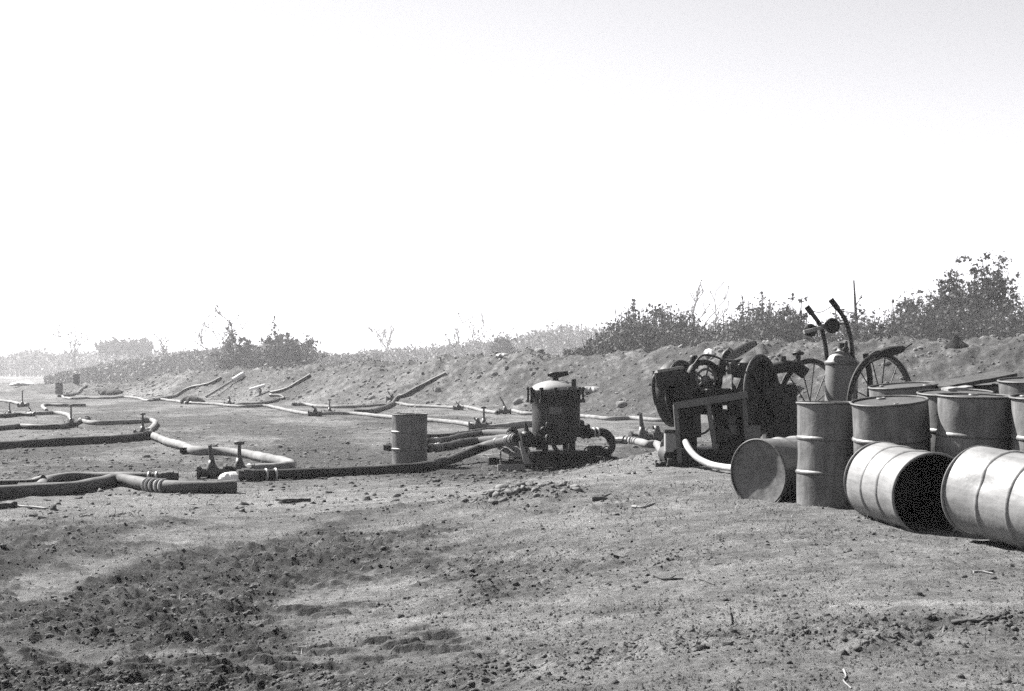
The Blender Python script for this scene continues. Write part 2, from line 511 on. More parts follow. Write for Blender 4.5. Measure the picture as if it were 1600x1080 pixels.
def scatter_clods():
    n = 120000
    r = 1 / rng.uniform(1 / 17.0, 1 / 4.6, n)
    t = rng.uniform(-0.5, 0.5, n)
    x, y = r * np.sin(t), r * np.cos(t)
    keep = rng.uniform(0, 1, n) < (rough_mask(x, y) ** 1.3) * 0.5 + 0.005
    mound = np.exp(-(((x - 0.1) / 0.5) ** 2 + ((y - 12.5) / 0.45) ** 2)) + 0.7 * np.exp(-(((x + 1.2) / 1.0) ** 2 + ((y - 12.9) / 0.35) ** 2))
    keep |= rng.uniform(0, 1, n) < mound * 0.6
    x, y = x[keep], y[keep]
    m = mound[keep]
    s = np.exp(rng.normal(-5.05, 0.55, len(x))) * (1 + 1.0 * m)
    s = np.clip(s, 0.003, 0.022)
    P = np.stack([x, y, terrain(x, y)], -1)
    lumps('soil_clods', P, s, M_SOIL, 'scattered small clods of loose earth over the foreground dirt', 'clods')
    # crumbs everywhere
    n = 90000
    r = 1 / rng.uniform(1 / 20.0, 1 / 4.6, n); t = rng.uniform(-0.5, 0.5, n)
    x, y = r * np.sin(t), r * np.cos(t)
    k = rng.uniform(0, 1, n) < 0.25 + 0.5 * sm(fbm(x, y, 0.5, 3, 61) * 2 + .4)
    x, y = x[k], y[k]; n = len(x)
    s = np.clip(np.exp(rng.normal(-5.35, 0.45, n)), 0.002, 0.014)
    B = np.array([(1, 0, 0), (0, 1, 0), (-1, 0, 0), (0, -1, 0), (0, 0, 1.)])
    T = np.array([(0, 1, 4), (1, 2, 4), (2, 3, 4), (3, 0, 4)])
    V = B[None] * rng.uniform(.5, 1.5, (n, 5, 1)) * s[:, None, None]
    a = rng.uniform(0, 6.28, n); ca, sa = np.cos(a)[:, None], np.sin(a)[:, None]
    V = np.stack([V[:, :, 0] * ca - V[:, :, 1] * sa, V[:, :, 0] * sa + V[:, :, 1] * ca, V[:, :, 2]], -1)
    V += np.stack([x, y, terrain(x, y)], -1)[:, None, :]
    o = np_mesh('soil_crumbs', V.reshape(-1, 3), (T[None] + (np.arange(n) * 5)[:, None, None]).reshape(-1, 3), M_SOIL)
    tag(o, 'fine crumbs of dry earth strewn over the bare ground', 'soil crumbs', kind='stuff')
    n = 14000
    r = 1 / rng.uniform(1 / 75.0, 1 / 14.0, n); t = rng.uniform(-0.5, 0.5, n)
    x, y = r * np.sin(t), r * np.cos(t)
    k = rng.uniform(0, 1, n) < 0.15 + 0.85 * churn_shade(x, y)
    x, y = x[k], y[k]
    s = np.clip(np.exp(rng.normal(-3.9, 0.45, len(x))), 0.008, 0.06)
    lumps('rough_soil', np.stack([x, y, terrain(x, y)], -1), s, M_SOIL, 'broken lumps of soil over the flat between hoses and berm', 'clods')
    # bigger broken lumps in the low heap
    n = 90
    x = rng.normal(0.12, 0.30, n); y = rng.normal(12.5, 0.18, n)
    P = np.stack([x, y, terrain(x, y)], -1)
    s = np.clip(np.exp(rng.normal(-3.5, 0.45, n)), 0.012, 0.07)
    lumps('dirt_heap', P, s, M_CLOD, 'low dark heap of broken dirt lumps in the middle foreground', 'dirt heap')
    # berm clods
    n = 9000
    t = rng.uniform(-22, 84, n); q = rng.uniform(-0.6, 7.5, n)
    x = BO[0] + t * BD[0] + q * BN[0]; y = BO[1] + t * BD[1] + q * BN[1]
    P = np.stack([x, y, terrain(x, y)], -1)
    s = np.clip(np.exp(rng.normal(-3.35, 0.6, n)), 0.015, 0.22)
    lumps('berm_clods', P, s, M_SOIL, 'loose earth clods covering the long bulldozed berm', 'clods')
scatter_clods()

def grass():
    n = 26000
    r = 1 / rng.uniform(1 / 60.0, 1 / 5.5, n)
    t = rng.uniform(-0.5, 0.5, n)
    x, y = r * np.sin(t), r * np.cos(t)
    w = sm(fbm(x, y, 2.2, 3, 71) * 2.2 + 0.1) * (0.15 + 0.85 * sm((y - 8) / 6))
    k = rng.uniform(0, 1, n) < w
    x, y = x[k], y[k]; n = len(x)
    h = rng.uniform(0.02, 0.09, n) * (0.6 + 0.4 * sm((y - 8) / 10)); a = rng.uniform(0, 6.283, n)
    wd = rng.uniform(0.0012, 0.003, n) * (1 + y / 14)
    z = terrain(x, y) - 0.004
    lean = rng.normal(0, 0.7, (n, 2)) * h[:, None]
    c, s = np.cos(a) * wd, np.sin(a) * wd
    V = np.stack([np.stack([x - c, y - s, z], -1), np.stack([x + c, y + s, z], -1),
                  np.stack([x + lean[:, 0], y + lean[:, 1], z + h], -1)], 1)
    o = np_mesh('dry_grass', V.reshape(-1, 3), np.arange(3 * n).reshape(-1, 3), M_GRASS)
    tag(o, 'sparse dry grass stubble and straw on the bare dirt', 'grass', kind='stuff')
grass()

# ------------------------------------------------------------------ vegetation behind the berm
def quads(P, size, up=0.0):
    n = len(P)
    a = rng.normal(0, 1, (n, 3)); a /= np.linalg.norm(a, axis=1, keepdims=True)
    b = rng.normal(0, 1, (n, 3)); b -= a * (a * b).sum(1, keepdims=True); b /= np.linalg.norm(b, axis=1, keepdims=True)
    s = (size * np.clip(np.exp(rng.normal(-0.32, 0.42, n)), 0.3, 1.6))[:, None]
    a = a * s; b = b * s * 0.55
    V = np.stack([P - a, P - b, P + a, P + b], 1)
    return V.reshape(-1, 3), np.arange(4 * n).reshape(-1, 4)

def in_ellipsoids(C, R, n):
    w = (R[:, 0] * R[:, 1] * R[:, 2]) ** 0.75
    k = rng.choice(len(C), n, p=w / w.sum())
    d = rng.normal(0, 1, (n, 3)); d /= np.linalg.norm(d, axis=1, keepdims=True)
    rad = np.abs(rng.normal(0, 0.72, n))
    return C[k] + d * rad[:, None] * R[k]

def tree(name, label, cat, px, ytop, Y, style, group=None, width=None, leaves=1500, ybase=None):
    base = at(px, 585, Y); base.z = tz(base.x, base.y) - 0.1
    H = CAMZ - (ytop - HOR) / F * Y - base.z
    W = (width or 40) / F * Y / 2
    root = thing(name, label, cat, base, group)
    tr = MB()
    lsize = {'bush': .0015, 'bare': .0009, 'crown': .0014}.get(style, .0013) * Y
    Cs, Rs = [], []
    rr = random.Random(int(px * 7 + ytop))
    def limb(p, d, L, r, depth, leafy):
        pts = [p]; q = p.copy(); dd = d.copy()
        for i in range(4):
            dd = (dd + Vector((rr.gauss(0, .16), rr.gauss(0, .16), rr.gauss(0.04, .1)))).normalized()
            q = q + dd * (L / 4); pts.append(q.copy())
        tr.tube(pts, [max(r * (1 - .16 * i), .0004 * Y) for i in range(5)], 5 if depth < 2 else 3, cap=False)
        if depth < leafy[0]:
            for j in range(rr.randint(2, 3) + (depth == 0)):
                k = rr.randint(2, 4)
                ang = rr.uniform(0, 6.28); el = rr.uniform(0.2, 1.0)
                nd = Vector((math.cos(ang) * math.cos(el), math.sin(ang) * math.cos(el), math.sin(el))) * 0.9 + dd * 0.5
                limb(pts[k], nd.normalized(), L * rr.uniform(.5, .75), r * .5, depth + 1, leafy)
        if depth >= leafy[1]:
            Cs.append(tuple(pts[-1])); s = leafy[2] * rr.uniform(.6, 1.25)
            Rs.append((s, s, s * .75))
    if style == 'crown':            # bare stem, open crown of leaf clumps
        hz = H * 0.55
        lean = Vector((rr.gauss(0, .06) * H, rr.gauss(0, .05) * H, hz))
        tr.tube([Vector((0, 0, 0)), lean * .5 + Vector((.05 * H * rr.gauss(0, .5), 0, 0)), lean], [H * .022, H * .018, H * .015], 7)
        for j in range(11):
            ang = j * 2.4 + rr.uniform(-.3, .3)
            tip = Vector((math.cos(ang) * W * rr.uniform(.25, 1), math.sin(ang) * W * rr.uniform(.25, 1), H * rr.uniform(.60, .97)))
            mid = (lean + tip) / 2 + Vector((0, 0, -.03 * H))
            tr.tube([lean * rr.uniform(.7, 1), mid, tip], [H * .009, H * .006, H * .002], 5, cap=False)
            for i in range(6):
                c = mid.lerp(tip, rr.uniform(.4, 1)) + Vector((rr.gauss(0, .26) * W, rr.gauss(0, .26) * W, rr.gauss(0, .05) * H))
                c.z = min(c.z, H * .98); s = W * rr.uniform(.10, .30)
                tr.tube([mid, c], [H * .003, H * .001], 3, cap=False)
                for t_ in (.45, .72, 1.0):
                    q_ = mid.lerp(c, t_) + Vector((rr.gauss(0, .06), rr.gauss(0, .06), rr.gauss(0, .05))) * W
                    Cs.append(tuple(q_)); Rs.append((s * rr.uniform(.5, 1), s * rr.uniform(.5, 1), s * rr.uniform(.35, .75)))
    elif style == 'bare':           # leafless sapling with a few twig ends
        limb(Vector((0, 0, 0)), Vector((rr.gauss(0, .05), 0, 1)), H * .62, H * .010, 0, (3, 2, W * .22))
    elif style == 'spire':          # vine covered stem tapering to a point
        top = Vector((rr.gauss(0, .03) * H, 0, H))
        tr.tube([Vector((0, 0, 0)), top * .5 + Vector((.02 * H, 0, 0)), top], [H * .014, H * .009, H * .003], 6)
        W *= 2.0
        for i in range(60):
            f = (i / 59.0) ** .9; w = W * (1 - f) ** 1.1 + .05 * W
            c = top * f + Vector((rr.gauss(0, .6) * w, rr.gauss(0, .6) * w, 0))
            if f < .85: tr.tube([top * max(0, f - .05), c], [H * .004, H * .0015], 3, cap=False)
            s = w * rr.uniform(.35, .7) + .07 * W
            Cs.append(tuple(c)); Rs.append((s, s, max(s * .9, H * .03)))
    elif style == 'stump':          # dead trunk with creepers
        tr.tube([Vector((0, 0, 0)), Vector((.02 * H, 0, H * .5)), Vector((-.01 * H, 0, H))], [H * .024, H * .018, H * .006], 7)
        for i in range(26):
            z = H * rr.uniform(.25, .85); ang = rr.uniform(0, 6.28)
            e = Vector((math.cos(ang) * W * rr.uniform(.3, 1), math.sin(ang) * W * .6, z + rr.uniform(-.02, .1) * H))
            tr.tube([Vector((0, 0, z)), e], [H * .008, H * .002], 3, cap=False)
            s = W * rr.uniform(.15, .3); Cs.append(tuple(e)); Rs.append((s, s, s))
        for i in range(10):
            z = H * rr.uniform(0, .55); s = W * rr.uniform(.25, .5) * (1 - z / H)
            Cs.append((rr.gauss(0, .2) * W, 0, z)); Rs.append((s, s, s))
    else:                           # 'bush': many stems, rounded uneven mass to the ground
        W *= 1.1; cl = math.sqrt(W * H)
        for i in range(40):
            ang = rr.uniform(0, 6.28); rad = W * math.sqrt(rr.random())
            hh = H * (1 - .40 * (rad / W) ** 2) * rr.uniform(.78, 1.02)
            hh *= (.62 + .45 * rr.random()) if i % 2 else 1.0
            hh *= .76 + .34 * (.5 + .5 * math.sin(2 * ang + px) * math.sin(3 * rad / W + ytop)) + (.22 * rr.random() if i % 6 == 0 else 0)
            tip = Vector((math.cos(ang) * rad, math.sin(ang) * rad, hh))
            st = Vector((tip.x * .25, tip.y * .25, 0))
            tr.tube([st, (st + tip) / 2 + Vector((rr.gauss(0, .1) * W, 0, 0)), tip], [H * .010, H * .007, H * .002], 4, cap=False)
            for k in range(4):
                f = rr.uniform(.15, .98) if k else .97; s = cl * (rr.uniform(.06, .17) if k else rr.uniform(.03, .07))
                c = st.lerp(tip, f) + Vector((rr.gauss(0, .12) * W, rr.gauss(0, .12) * W, 0))
                Cs.append(tuple(c)); Rs.append((s, s, s * .9))
    tr.build('trunk', M_BARK, root)
    if Cs:
        P = in_ellipsoids(np.array(Cs), np.array(Rs), leaves)
        V, Fq = quads(P, lsize)
        np_mesh('crown', V, Fq, M_LEAFP if style == 'bare' else M_LEAF if style != 'bush' else M_LEAFD, root)
    return root

TREES = [
 ('open_crown_tree', 'tall tree with thin airy crown nearest the right edge of the picture', 1546, 396, 72, 'crown', 100, 1500),
 ('open_crown_tree', 'tree with a tufted high crown left of the airiest right-hand tree', 1478, 408, 75, 'crown', 66, 1100),
 ('round_crown_tree', 'full dark tree between the tufted tree and the airy tree', 1517, 418, 76, 'crown', 60, 1700),
 ('round_crown_tree', 'broad dense tree at the left shoulder of the right-hand grove', 1420, 438, 78, 'bush', 78, 5200),
 ('leafy_shrub', 'dense shrub below the tufted tree in the right-hand grove', 1480, 462, 73, 'bush', 110, 5200),
 ('leafy_shrub', 'big dark shrub filling the grove at the right picture edge', 1570, 468, 70, 'bush', 120, 5600),
 ('pale_shrub', 'small pale rounded shrub in front of the right-hand grove', 1492, 488, 62, 'bush', 56, 2200),
 ('dead_tree', 'dead pointed trunk with creepers behind the spoked cart', 1336, 438, 70, 'stump', 44, 900),
 ('leafy_shrub', 'wide dark shrub behind the right spoked wheel', 1362, 484, 60, 'bush', 110, 5200),
 ('leafy_shrub', 'upright dark leafy shrub left of the cart handles', 1234, 458, 66, 'bush', 58, 3600),
 ('vine_spire', 'thin pointed vine-covered stem left of the upright dark shrub', 1188, 458, 68, 'spire', 40, 1500),
 ('vine_spire', 'feathery leaning stem above the pump engine reels', 1158, 462, 70, 'spire', 34, 900),
 ('leafy_shrub', 'low wide brushy shrub behind the right-hand pump reel', 1180, 500, 64, 'bush', 130, 4600),
 ('bare_sapling', 'bare thin sapling above the left pump reel', 1090, 476, 260, 'bare', 30, 120),
 ('vine_spire', 'sharp dark spire rising over the middle shrubs', 992, 468, 86, 'spire', 46, 1700),
 ('leafy_shrub', 'dark lumpy shrub just right of the sharp spire', 1040, 482, 84, 'bush', 92, 5200),
 ('leafy_shrub', 'rounded shrub at the right end of the middle thicket', 1084, 496, 82, 'bush', 66, 3000),
 ('leafy_shrub', 'low sloping shrub at the left end of the middle thicket', 962, 506, 84, 'bush', 74, 3000),
 ('hazy_shrub', 'pale hazy shrub mass behind the filter tank', 866, 500, 430, 'bush', 92, 2600),
 ('hazy_shrub', 'upright small shrub left of the pale mass behind the filter', 786, 506, 230, 'bush', 38, 1500),
 ('bare_sapling', 'thin forked sapling left of the small upright shrub', 738, 500, 330, 'bare', 40, 200),
 ('bare_sapling', 'leaning wispy sapling above the long berm hose', 706, 496, 330, 'bare', 30, 200),
 ('bare_sapling', 'faint sapling above the standing drum', 625, 508, 400, 'bare', 46, 160),
 ('leafy_shrub', 'large dark spiky shrub left of centre on the skyline', 448, 506, 160, 'bush', 96, 4600),
 ('vine_spire', 'spike rising from the large dark spiky shrub', 430, 496, 162, 'spire', 26, 700),
 ('leafy_shrub', 'smaller shrub beside the large dark spiky one', 388, 522, 165, 'bush', 62, 2600),
 ('vine_spire', 'pointed dark conical tree at the left thicket', 365, 500, 165, 'spire', 34, 1100),
 ('bare_sapling', 'tall bare tree left of the pointed conical tree', 349, 494, 300, 'bare', 44, 160),
 ('bare_sapling', 'bare sapling with a few dark leaf tufts in the left haze', 268, 532, 330, 'bare', 30, 260),
 ('hazy_tree', 'left half of the pale twin-crowned tree in the haze', 180, 527, 420, 'crown', 56, 1500),
 ('hazy_tree', 'right half of the pale twin-crowned tree in the haze', 214, 528, 425, 'crown', 46, 1200),
 ('bare_sapling', 'lone bare tree farthest left on the skyline', 119, 518, 380, 'bare', 44, 120),
]
for (nm, lb, px, yt, Y, st, w, lv) in TREES:
    lv = int(lv * {'bush': 4.0, 'crown': 3.8, 'spire': 4.4, 'bare': 1.2}.get(st, 1))
    tree(nm, lb, 'shrub' if 'shrub' in nm else 'tree', px, yt, Y, st, width=w, leaves=lv,
         group='trees and shrubs beyond the berm')

def brush(name, label, prof, Y0, Y1, n, material, nst):
    """a thicket nobody could count: twigs and leaf faces under a ragged skyline"""
    px0, px1 = prof[0][0], prof[-1][0]
    px = rng.uniform(px0, px1, n); Y = rng.uniform(Y0, Y1, n)
    yt = np.interp(px, [p[0] for p in prof], [p[1] for p in prof])
    X = (px - CX) / F * Y
    zt = CAMZ + (HOR - yt) / F * Y
    zt = zt * (0.72 + 0.32 * vnoise(X * 0.55, Y * 0.3, 91) + 0.22 * vnoise(X * 1.7, Y * 0.9, 92))
    zb = terrain(X, Y, False)
    f = rng.uniform(0, 1, n) ** 0.75
    P = np.stack([X, Y, zb + f * np.maximum(zt - zb, 0.4)], -1)
    V, Fq = quads(P, 0.0015 * Y)
    # thin stems
    k = rng.choice(n, nst, replace=False)
    b = np.stack([X[k], Y[k], zb[k] - .1], -1)
    t = b + np.stack([rng.normal(0, .35, nst), rng.normal(0, .35, nst), np.maximum(zt - zb, .4)[k] * rng.uniform(.6, 1.12, nst)], -1)
    w = np.stack([Y[k] * 0.0004, 0 * k, 0 * k], -1)
    SV = np.stack([b - w, b + w, t + w * .3, t - w * .3], 1).reshape(-1, 3)
    o = np_mesh(name, np.vstack([V, SV]), np.vstack([Fq, np.arange(4 * nst).reshape(-1, 4) + len(V)]), material)
    return tag(o, label, 'brush', kind='stuff')
brush('scrub_thicket', 'grey tangle of dry scrub along the right half of the berm',
      [(880, 556), (920, 536), (960, 510), (1000, 492), (1040, 490), (1075, 497), (1110, 518), (1150, 498), (1190, 486), (1235, 486), (1270, 512), (1330, 500), (1380, 496), (1410, 484), (1460, 482), (1520, 484), (1600, 476), (1760, 460)],
      58, 84, 60000, M_LEAF, 3600)
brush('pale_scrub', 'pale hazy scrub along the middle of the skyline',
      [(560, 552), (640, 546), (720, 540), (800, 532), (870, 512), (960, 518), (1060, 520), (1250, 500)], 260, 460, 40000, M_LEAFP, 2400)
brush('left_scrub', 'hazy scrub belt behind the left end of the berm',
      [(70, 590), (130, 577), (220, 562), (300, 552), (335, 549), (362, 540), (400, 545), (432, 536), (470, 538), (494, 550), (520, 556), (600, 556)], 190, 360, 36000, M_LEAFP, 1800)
brush('far_woods', 'faint distant tree line at the left horizon',
      [(-260, 545), (-100, 552), (0, 558), (60, 548), (90, 556), (130, 550), (180, 556), (260, 552), (360, 550), (480, 556), (620, 558), (800, 545), (1000, 540)], 420, 700, 50000, M_LEAF, 2000)

def crest_weeds():
    n = 15000
    t = rng.uniform(-24, 80, n); q = rng.uniform(3.6, 10.5, n)
    x = BO[0] + t * BD[0] + q * BN[0]; y = BO[1] + t * BD[1] + q * BN[1]
    d = sm(fbm(x, y, 2.6, 3, 95) * 2.4 + 0.05) * sm((q - 3.6) / 3.0)
    k = rng.uniform(0, 1, n) < d
    x, y, q, d = x[k], y[k], q[k], d[k]
    h = (0.15 + 0.75 * vnoise(x * 0.8, y * 0.8, 96)) * d * rng.uniform(0, 1, len(x)) ** .8
    V, Fq = quads(np.stack([x, y, terrain(x, y) + h], -1), 0.0011 * y)
    o = np_mesh('crest_weeds', V, Fq, M_LEAFP)
    tag(o, 'straggling dry weeds along the crest of the berm', 'weeds', kind='stuff')
crest_weeds()

# ------------------------------------------------------------------ steel drums
RD, HD = 0.286, 0.88
def drum(label, base, axis=(0, 0, 1), spin=0.0, seed=1, paint=None, top='lid', dish=0.0, dent=0.009, group='steel fuel drums', small=False):
    paint = paint or M_DRUM
    rr = random.Random(seed)
    root = thing('steel_drum', label, 'drum', base, group, axis_rot(axis, spin))
    ph = [rr.uniform(0, 6.28) for _ in range(6)]
    n = 24 if small else 64
    dents_ = [(rr.uniform(0, 6.28), rr.uniform(.08, .8), rr.uniform(.006, .018), rr.uniform(.15, .4)) for _ in range(7)]
    def dn(a, r, z):
        d = dent * (math.sin(2 * a + ph[0] + 3 * z) * .5 + math.sin(3 * a + ph[1] - 5 * z) * .35 + math.sin(5 * a + ph[2] + 8 * z) * .2)
        for (da, dz, dd, dw) in dents_:
            e = ((a - da + math.pi) % (2 * math.pi) - math.pi)
            d -= dd * math.exp(-(e / dw) ** 2 - ((z - dz) / .09) ** 2)
        return r + d, z
    hoops = (0.305, 0.585)
    zs = sorted(set([0.004, 0.02] + [0.04 + i * 0.04 for i in range(21)] + [HD - 0.02, HD - 0.004]))
    for h in hoops: zs = [z for z in zs if abs(z - h) > 0.024]
    prof = []
    for z in zs: prof.append((RD, z))
    for h in hoops:                                  # seats of the rolling hoops
        prof += [(RD, h - .022), (RD, h + .022)]
    prof.sort(key=lambda p: p[1])
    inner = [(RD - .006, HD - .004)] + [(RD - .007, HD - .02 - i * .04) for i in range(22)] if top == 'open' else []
    MB().lathe(prof, n, fn=dn).build('shell', paint, root)
    for h in hoops:                                  # swaged rolling hoops
        p = [(RD - .002, h - .021), (RD + .006, h - .012), (RD + .0125, h), (RD + .006, h + .012), (RD - .002, h + .021)]
        MB().lathe(p, n, fn=dn).build('rolling_hoop', paint, root)
    for z in (0.009, HD - 0.009):                    # rolled chimes
        MB().torus(RD + .003, .0095, Matrix.Translation((0, 0, z)), n, 8).build('rim', paint if top == 'open' else M_RIM, root)
    def head(z, sgn, dishd, nm, bungs):
        prof = [(RD - .004, z)]
        K = 12 if dishd else 5
        for i in range(1, K + 1):
            f = 1 - i / K
            prof.append(((RD - .02) * f + 1e-4, z))
        def fn(a, r, zz):
            f = r / RD
            d = dishd * (1 - f ** 2.0)
            if dishd:
                d *= 1 + .25 * math.sin(2 * a + ph[3]) * f + .12 * math.sin(5 * a + ph[4]) * f
            return r, zz - sgn * (d + .002 * math.sin(3 * a + ph[5]) * f)
        hd = MB().lathe(prof, n, fn=fn).build(nm, M_LID if not dishd else paint, root)
        if bungs:
            for (bx, by, br) in ((.2, 0.03, .036), (-.2, -.02, .018)):
                MB().lathe([(br, 0), (br, .012), (br * .75, .016), (br * .7, .010), (1e-4, .010)], 14,
                           Matrix.Translation((bx, by, z - sgn * .001))).build('bung_cap', M_STEEL2, hd)
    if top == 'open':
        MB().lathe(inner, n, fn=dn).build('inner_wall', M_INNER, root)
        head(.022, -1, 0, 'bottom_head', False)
    else:
        head(HD - .016, 1, dish, 'lid', dish == 0)
        head(.016, -1, 0, 'bottom_head', False)
    return root

def on_ground(px, Y, dz=0.0):
    X = (px - CX) / F * Y
    return Vector((X, Y, tz(X, Y) + dz))

# upright ones
drum('upright drum on the dirt just right of the lying dished-lid drum', on_ground(1301, 10.55, -.035), seed=3, paint=M_DRUM, spin=.4)
drum('lone upright drum standing by the hoses left of the filter tank', on_ground(640, 21.0, -.03), seed=4, paint=M_DRUM, spin=1.0)
# the tilted one beside it
def tilted(px, ytop, Y, ax):
    top = at(px, ytop, Y); ax = Vector(ax).normalized()
    return top - ax * HD, ax
b, ax = tilted(1389, 625, 9.98, (-.085, -.09, 1))
drum('tilted drum leaning left behind the open-mouthed lying drum', b, ax, seed=5, paint=M_DRUM, spin=2.2)
b, ax = tilted(1526, 617, 9.65, (.012, -.04, 1))
drum('drum standing between the two lying drums, top leaning forward', b, ax, seed=6, paint=M_DRUM2, spin=.9)
b, ax = tilted(1645, 617, 9.2, (-.05, -.05, 1))
drum('upright drum cut off by the right picture edge', b, ax, seed=8, paint=M_DRUM2, spin=3.0)
b, ax = tilted(1492, 612, 10.35, (-.03, -.07, 1))
drum('drum half hidden in the gap behind two front upright drums', b, ax, seed=9, paint=M_DRUM2, spin=1.6)
b, ax = tilted(1412, 601, 10.95, (-.08, -.05, 1))
drum('rear drum whose lid rises behind the tilted drum', b, ax, seed=10, paint=M_DRUM2, spin=.2)
b, ax = tilted(1530, 598, 11.2, (-.07, -.05, 1))
drum('rear drum under the loose plank', b, ax, seed=11, paint=M_DRUM, spin=2.7)
b, ax = tilted(1618, 592, 10.5, (-.05, -.06, 1))
drum('rearmost drum at the right edge, lid tilted up', b, ax, seed=12, paint=M_DRUM, spin=2.0)
# lying ones
drum('lying drum with bright flank and open black mouth toward the viewer', Vector((2.782, 9.65, .70)), (.106, -.85, -.03), seed=14, paint=M_DRUMP, top='open', spin=.5)
drum('bright lying drum at the right edge, nearest to the viewer', Vector((3.03, 8.32, .745)), (.342, -.94, -.07), seed=15, paint=M_DRUMP, top='open', spin=1.2)
eb = Vector((2.09, 10.9, .655))
en = Vector((-.753, -.658, -.02)).normalized()
drum('lying drum with a dished dented lid facing left', eb - en * HD, en, seed=16, paint=M_DRUM, dish=.032, spin=.3)
# far ones
p = G(92, 616); drum('tiny far drum standing on the flat at the left', p, seed=21, small=True, paint=M_DRUM)
p = G(119, 602); drum('tiny far drum standing on the left end of the berm', p, seed=22, small=True, paint=M_DRUM)

# plank and lids on top of the rear drums
def plank(name, label, cat, a, b_, w, t, material, roll=0.0, group=None):
    a, b_ = Vector(a), Vector(b_)
    d = (b_ - a); L = d.length
    R = d.to_track_quat('X', 'Z').to_matrix() @ Matrix.Rotation(roll, 3, 'X')
    o = thing(name, label, cat, a, group, R)
    mb = MB()
    n = 7
    rr = random.Random(int(L * 1000))
    vs, fs = [], []
    for i in range(n):
        x = L * i / (n - 1); j = rr.gauss(0, w * .05); k = rr.gauss(0, t * .12)
        for (y, z) in ((-w / 2, -t / 2), (w / 2, -t / 2), (w / 2, t / 2), (-w / 2, t / 2)):
            vs.append((x, y + j, z + k))
    for i in range(n - 1):
        for q in range(4):
            q2 = (q + 1) % 4
            fs.append((i * 4 + q, i * 4 + q2, i * 4 + 4 + q2, i * 4 + 4 + q))
    fs += [(3, 2, 1, 0), tuple((n - 1) * 4 + q for q in range(4))]
    mb.add(vs, fs); mb.build('board', material, o)
    return o
plank('plank', 'loose board lying across the rear drum tops', 'board', at(1462, 604, 10.75), at(1574, 585, 11.0), .24, .035, M_WOOD, .1)
plank('plank', 'short pale board resting on the middle drum lid', 'board', at(1476, 608, 9.6), at(1514, 605, 9.62), .12, .018, M_WOODP, .05)

# ------------------------------------------------------------------ hoses and valves
def smooth_path(pts, step=0.12):
    P = [Vector(p) for p in pts]
    P = [P[0] * 2 - P[1]] + P + [P[-1] * 2 - P[-2]]
    out = []
    for i in range(1, len(P) - 2):
        p0, p1, p2, p3 = P[i - 1:i + 3]
        n = max(3, int((p2 - p1).length / step))
        n = min(n, 60)
        for k in range(n):
            t = k / n
            out.append(.5 * ((2 * p1) + (p2 - p0) * t + (2 * p0 - 5 * p1 + 4 * p2 - p3) * t * t + (3 * p1 - p0 - 3 * p2 + p3) * t ** 3))
    out.append(P[-2])
    return out

def coupling(mb, p, d, r, L):
    d = d.normalized()
    M = axisM(p, d)
    mb.lathe([(r * .7, -L / 2), (r * 1.18, -L / 2), (r * 1.18, -L * .2), (r * 1.38, -L * .2), (r * 1.38, L * .2), (r * 1.18, L * .2), (r * 1.18, L / 2), (r * .7, L / 2)], 14, M, smooth=False)

def hose(label, pix, r, material, ends=(True, True), bands=(), free=None, name='fuel_hose', group='fuel hoses laid out on the ground', wig=0.05):
    """pix: photo points the hose passes; a third number is height above ground"""
    C = []
    for q in pix:
        if isinstance(q, Vector): C.append(q); continue
        lift = q[2] if len(q) > 2 else 0.0
        g = G(q[0], q[1], r * .9 + lift)
        C.append(Vector((g.x, g.y, g.z + r * .9 + lift)))
    lifts = [0 if isinstance(q, Vector) else (q[2] if len(q) > 2 else 0) for q in pix]
    path = smooth_path(C, max(.1, r * 1.2))
    if all(l == 0 for l in lifts) and not any(isinstance(q, Vector) for q in pix):
        xs = np.array([p.x for p in path]); ys = np.array([p.y for p in path])
        if wig:
            s_ = np.arange(len(xs)) * .13
            ys = ys + wig * np.sin(s_ + xs[0]) * np.sin(s_ * .37)
        zs = terrain(xs, ys, False)
        path = [Vector((x, y, z + r * .86)) for x, y, z in zip(xs, ys, zs)]
    base = path[0] - Vector((0, 0, r))
    root = thing(name, label, 'hose', base, group)
    loc = [p - base for p in path]
    ph_ = base.x * 3.1
    MB().tube(loc, [r * (1 + .05 * math.sin(i * .9 + ph_) + .04 * math.sin(i * .23 + ph_ * 2)) for i in range(len(loc))], 12).build('hose_body', material, root)
    L = r * 3.2
    if ends[0]:
        m = MB(); d = loc[0] - loc[1]; coupling(m, loc[0] + d.normalized() * L * .3, d, r, L); m.build('coupling', M_BRASS, root)
    if ends[1]:
        m = MB(); d = loc[-1] - loc[-2]; coupling(m, loc[-1] + d.normalized() * L * .3, d, r, L); m.build('coupling', M_BRASS, root)
    # clamp bands given as arc distance from an end (negative = from the far end)
    acc = [0]
    for i in range(1, len(loc)): acc.append(acc[-1] + (loc[i] - loc[i - 1]).length)
    for s_ in bands:
        t = s_ if s_ >= 0 else acc[-1] + s_
        k = min(range(len(acc)), key=lambda i: abs(acc[i] - t)); k = min(max(k, 1), len(loc) - 2)
        d = (loc[k + 1] - loc[k - 1]).normalized()
        f = 0 if acc[k + 1] == acc[k] else (t - acc[k])
        MB().torus(r * 1.04, r * .16, axisM(loc[k] + d * f, d), 20, 6, 1.5).build('clamp_band', M_BAND, root)
    return root, path

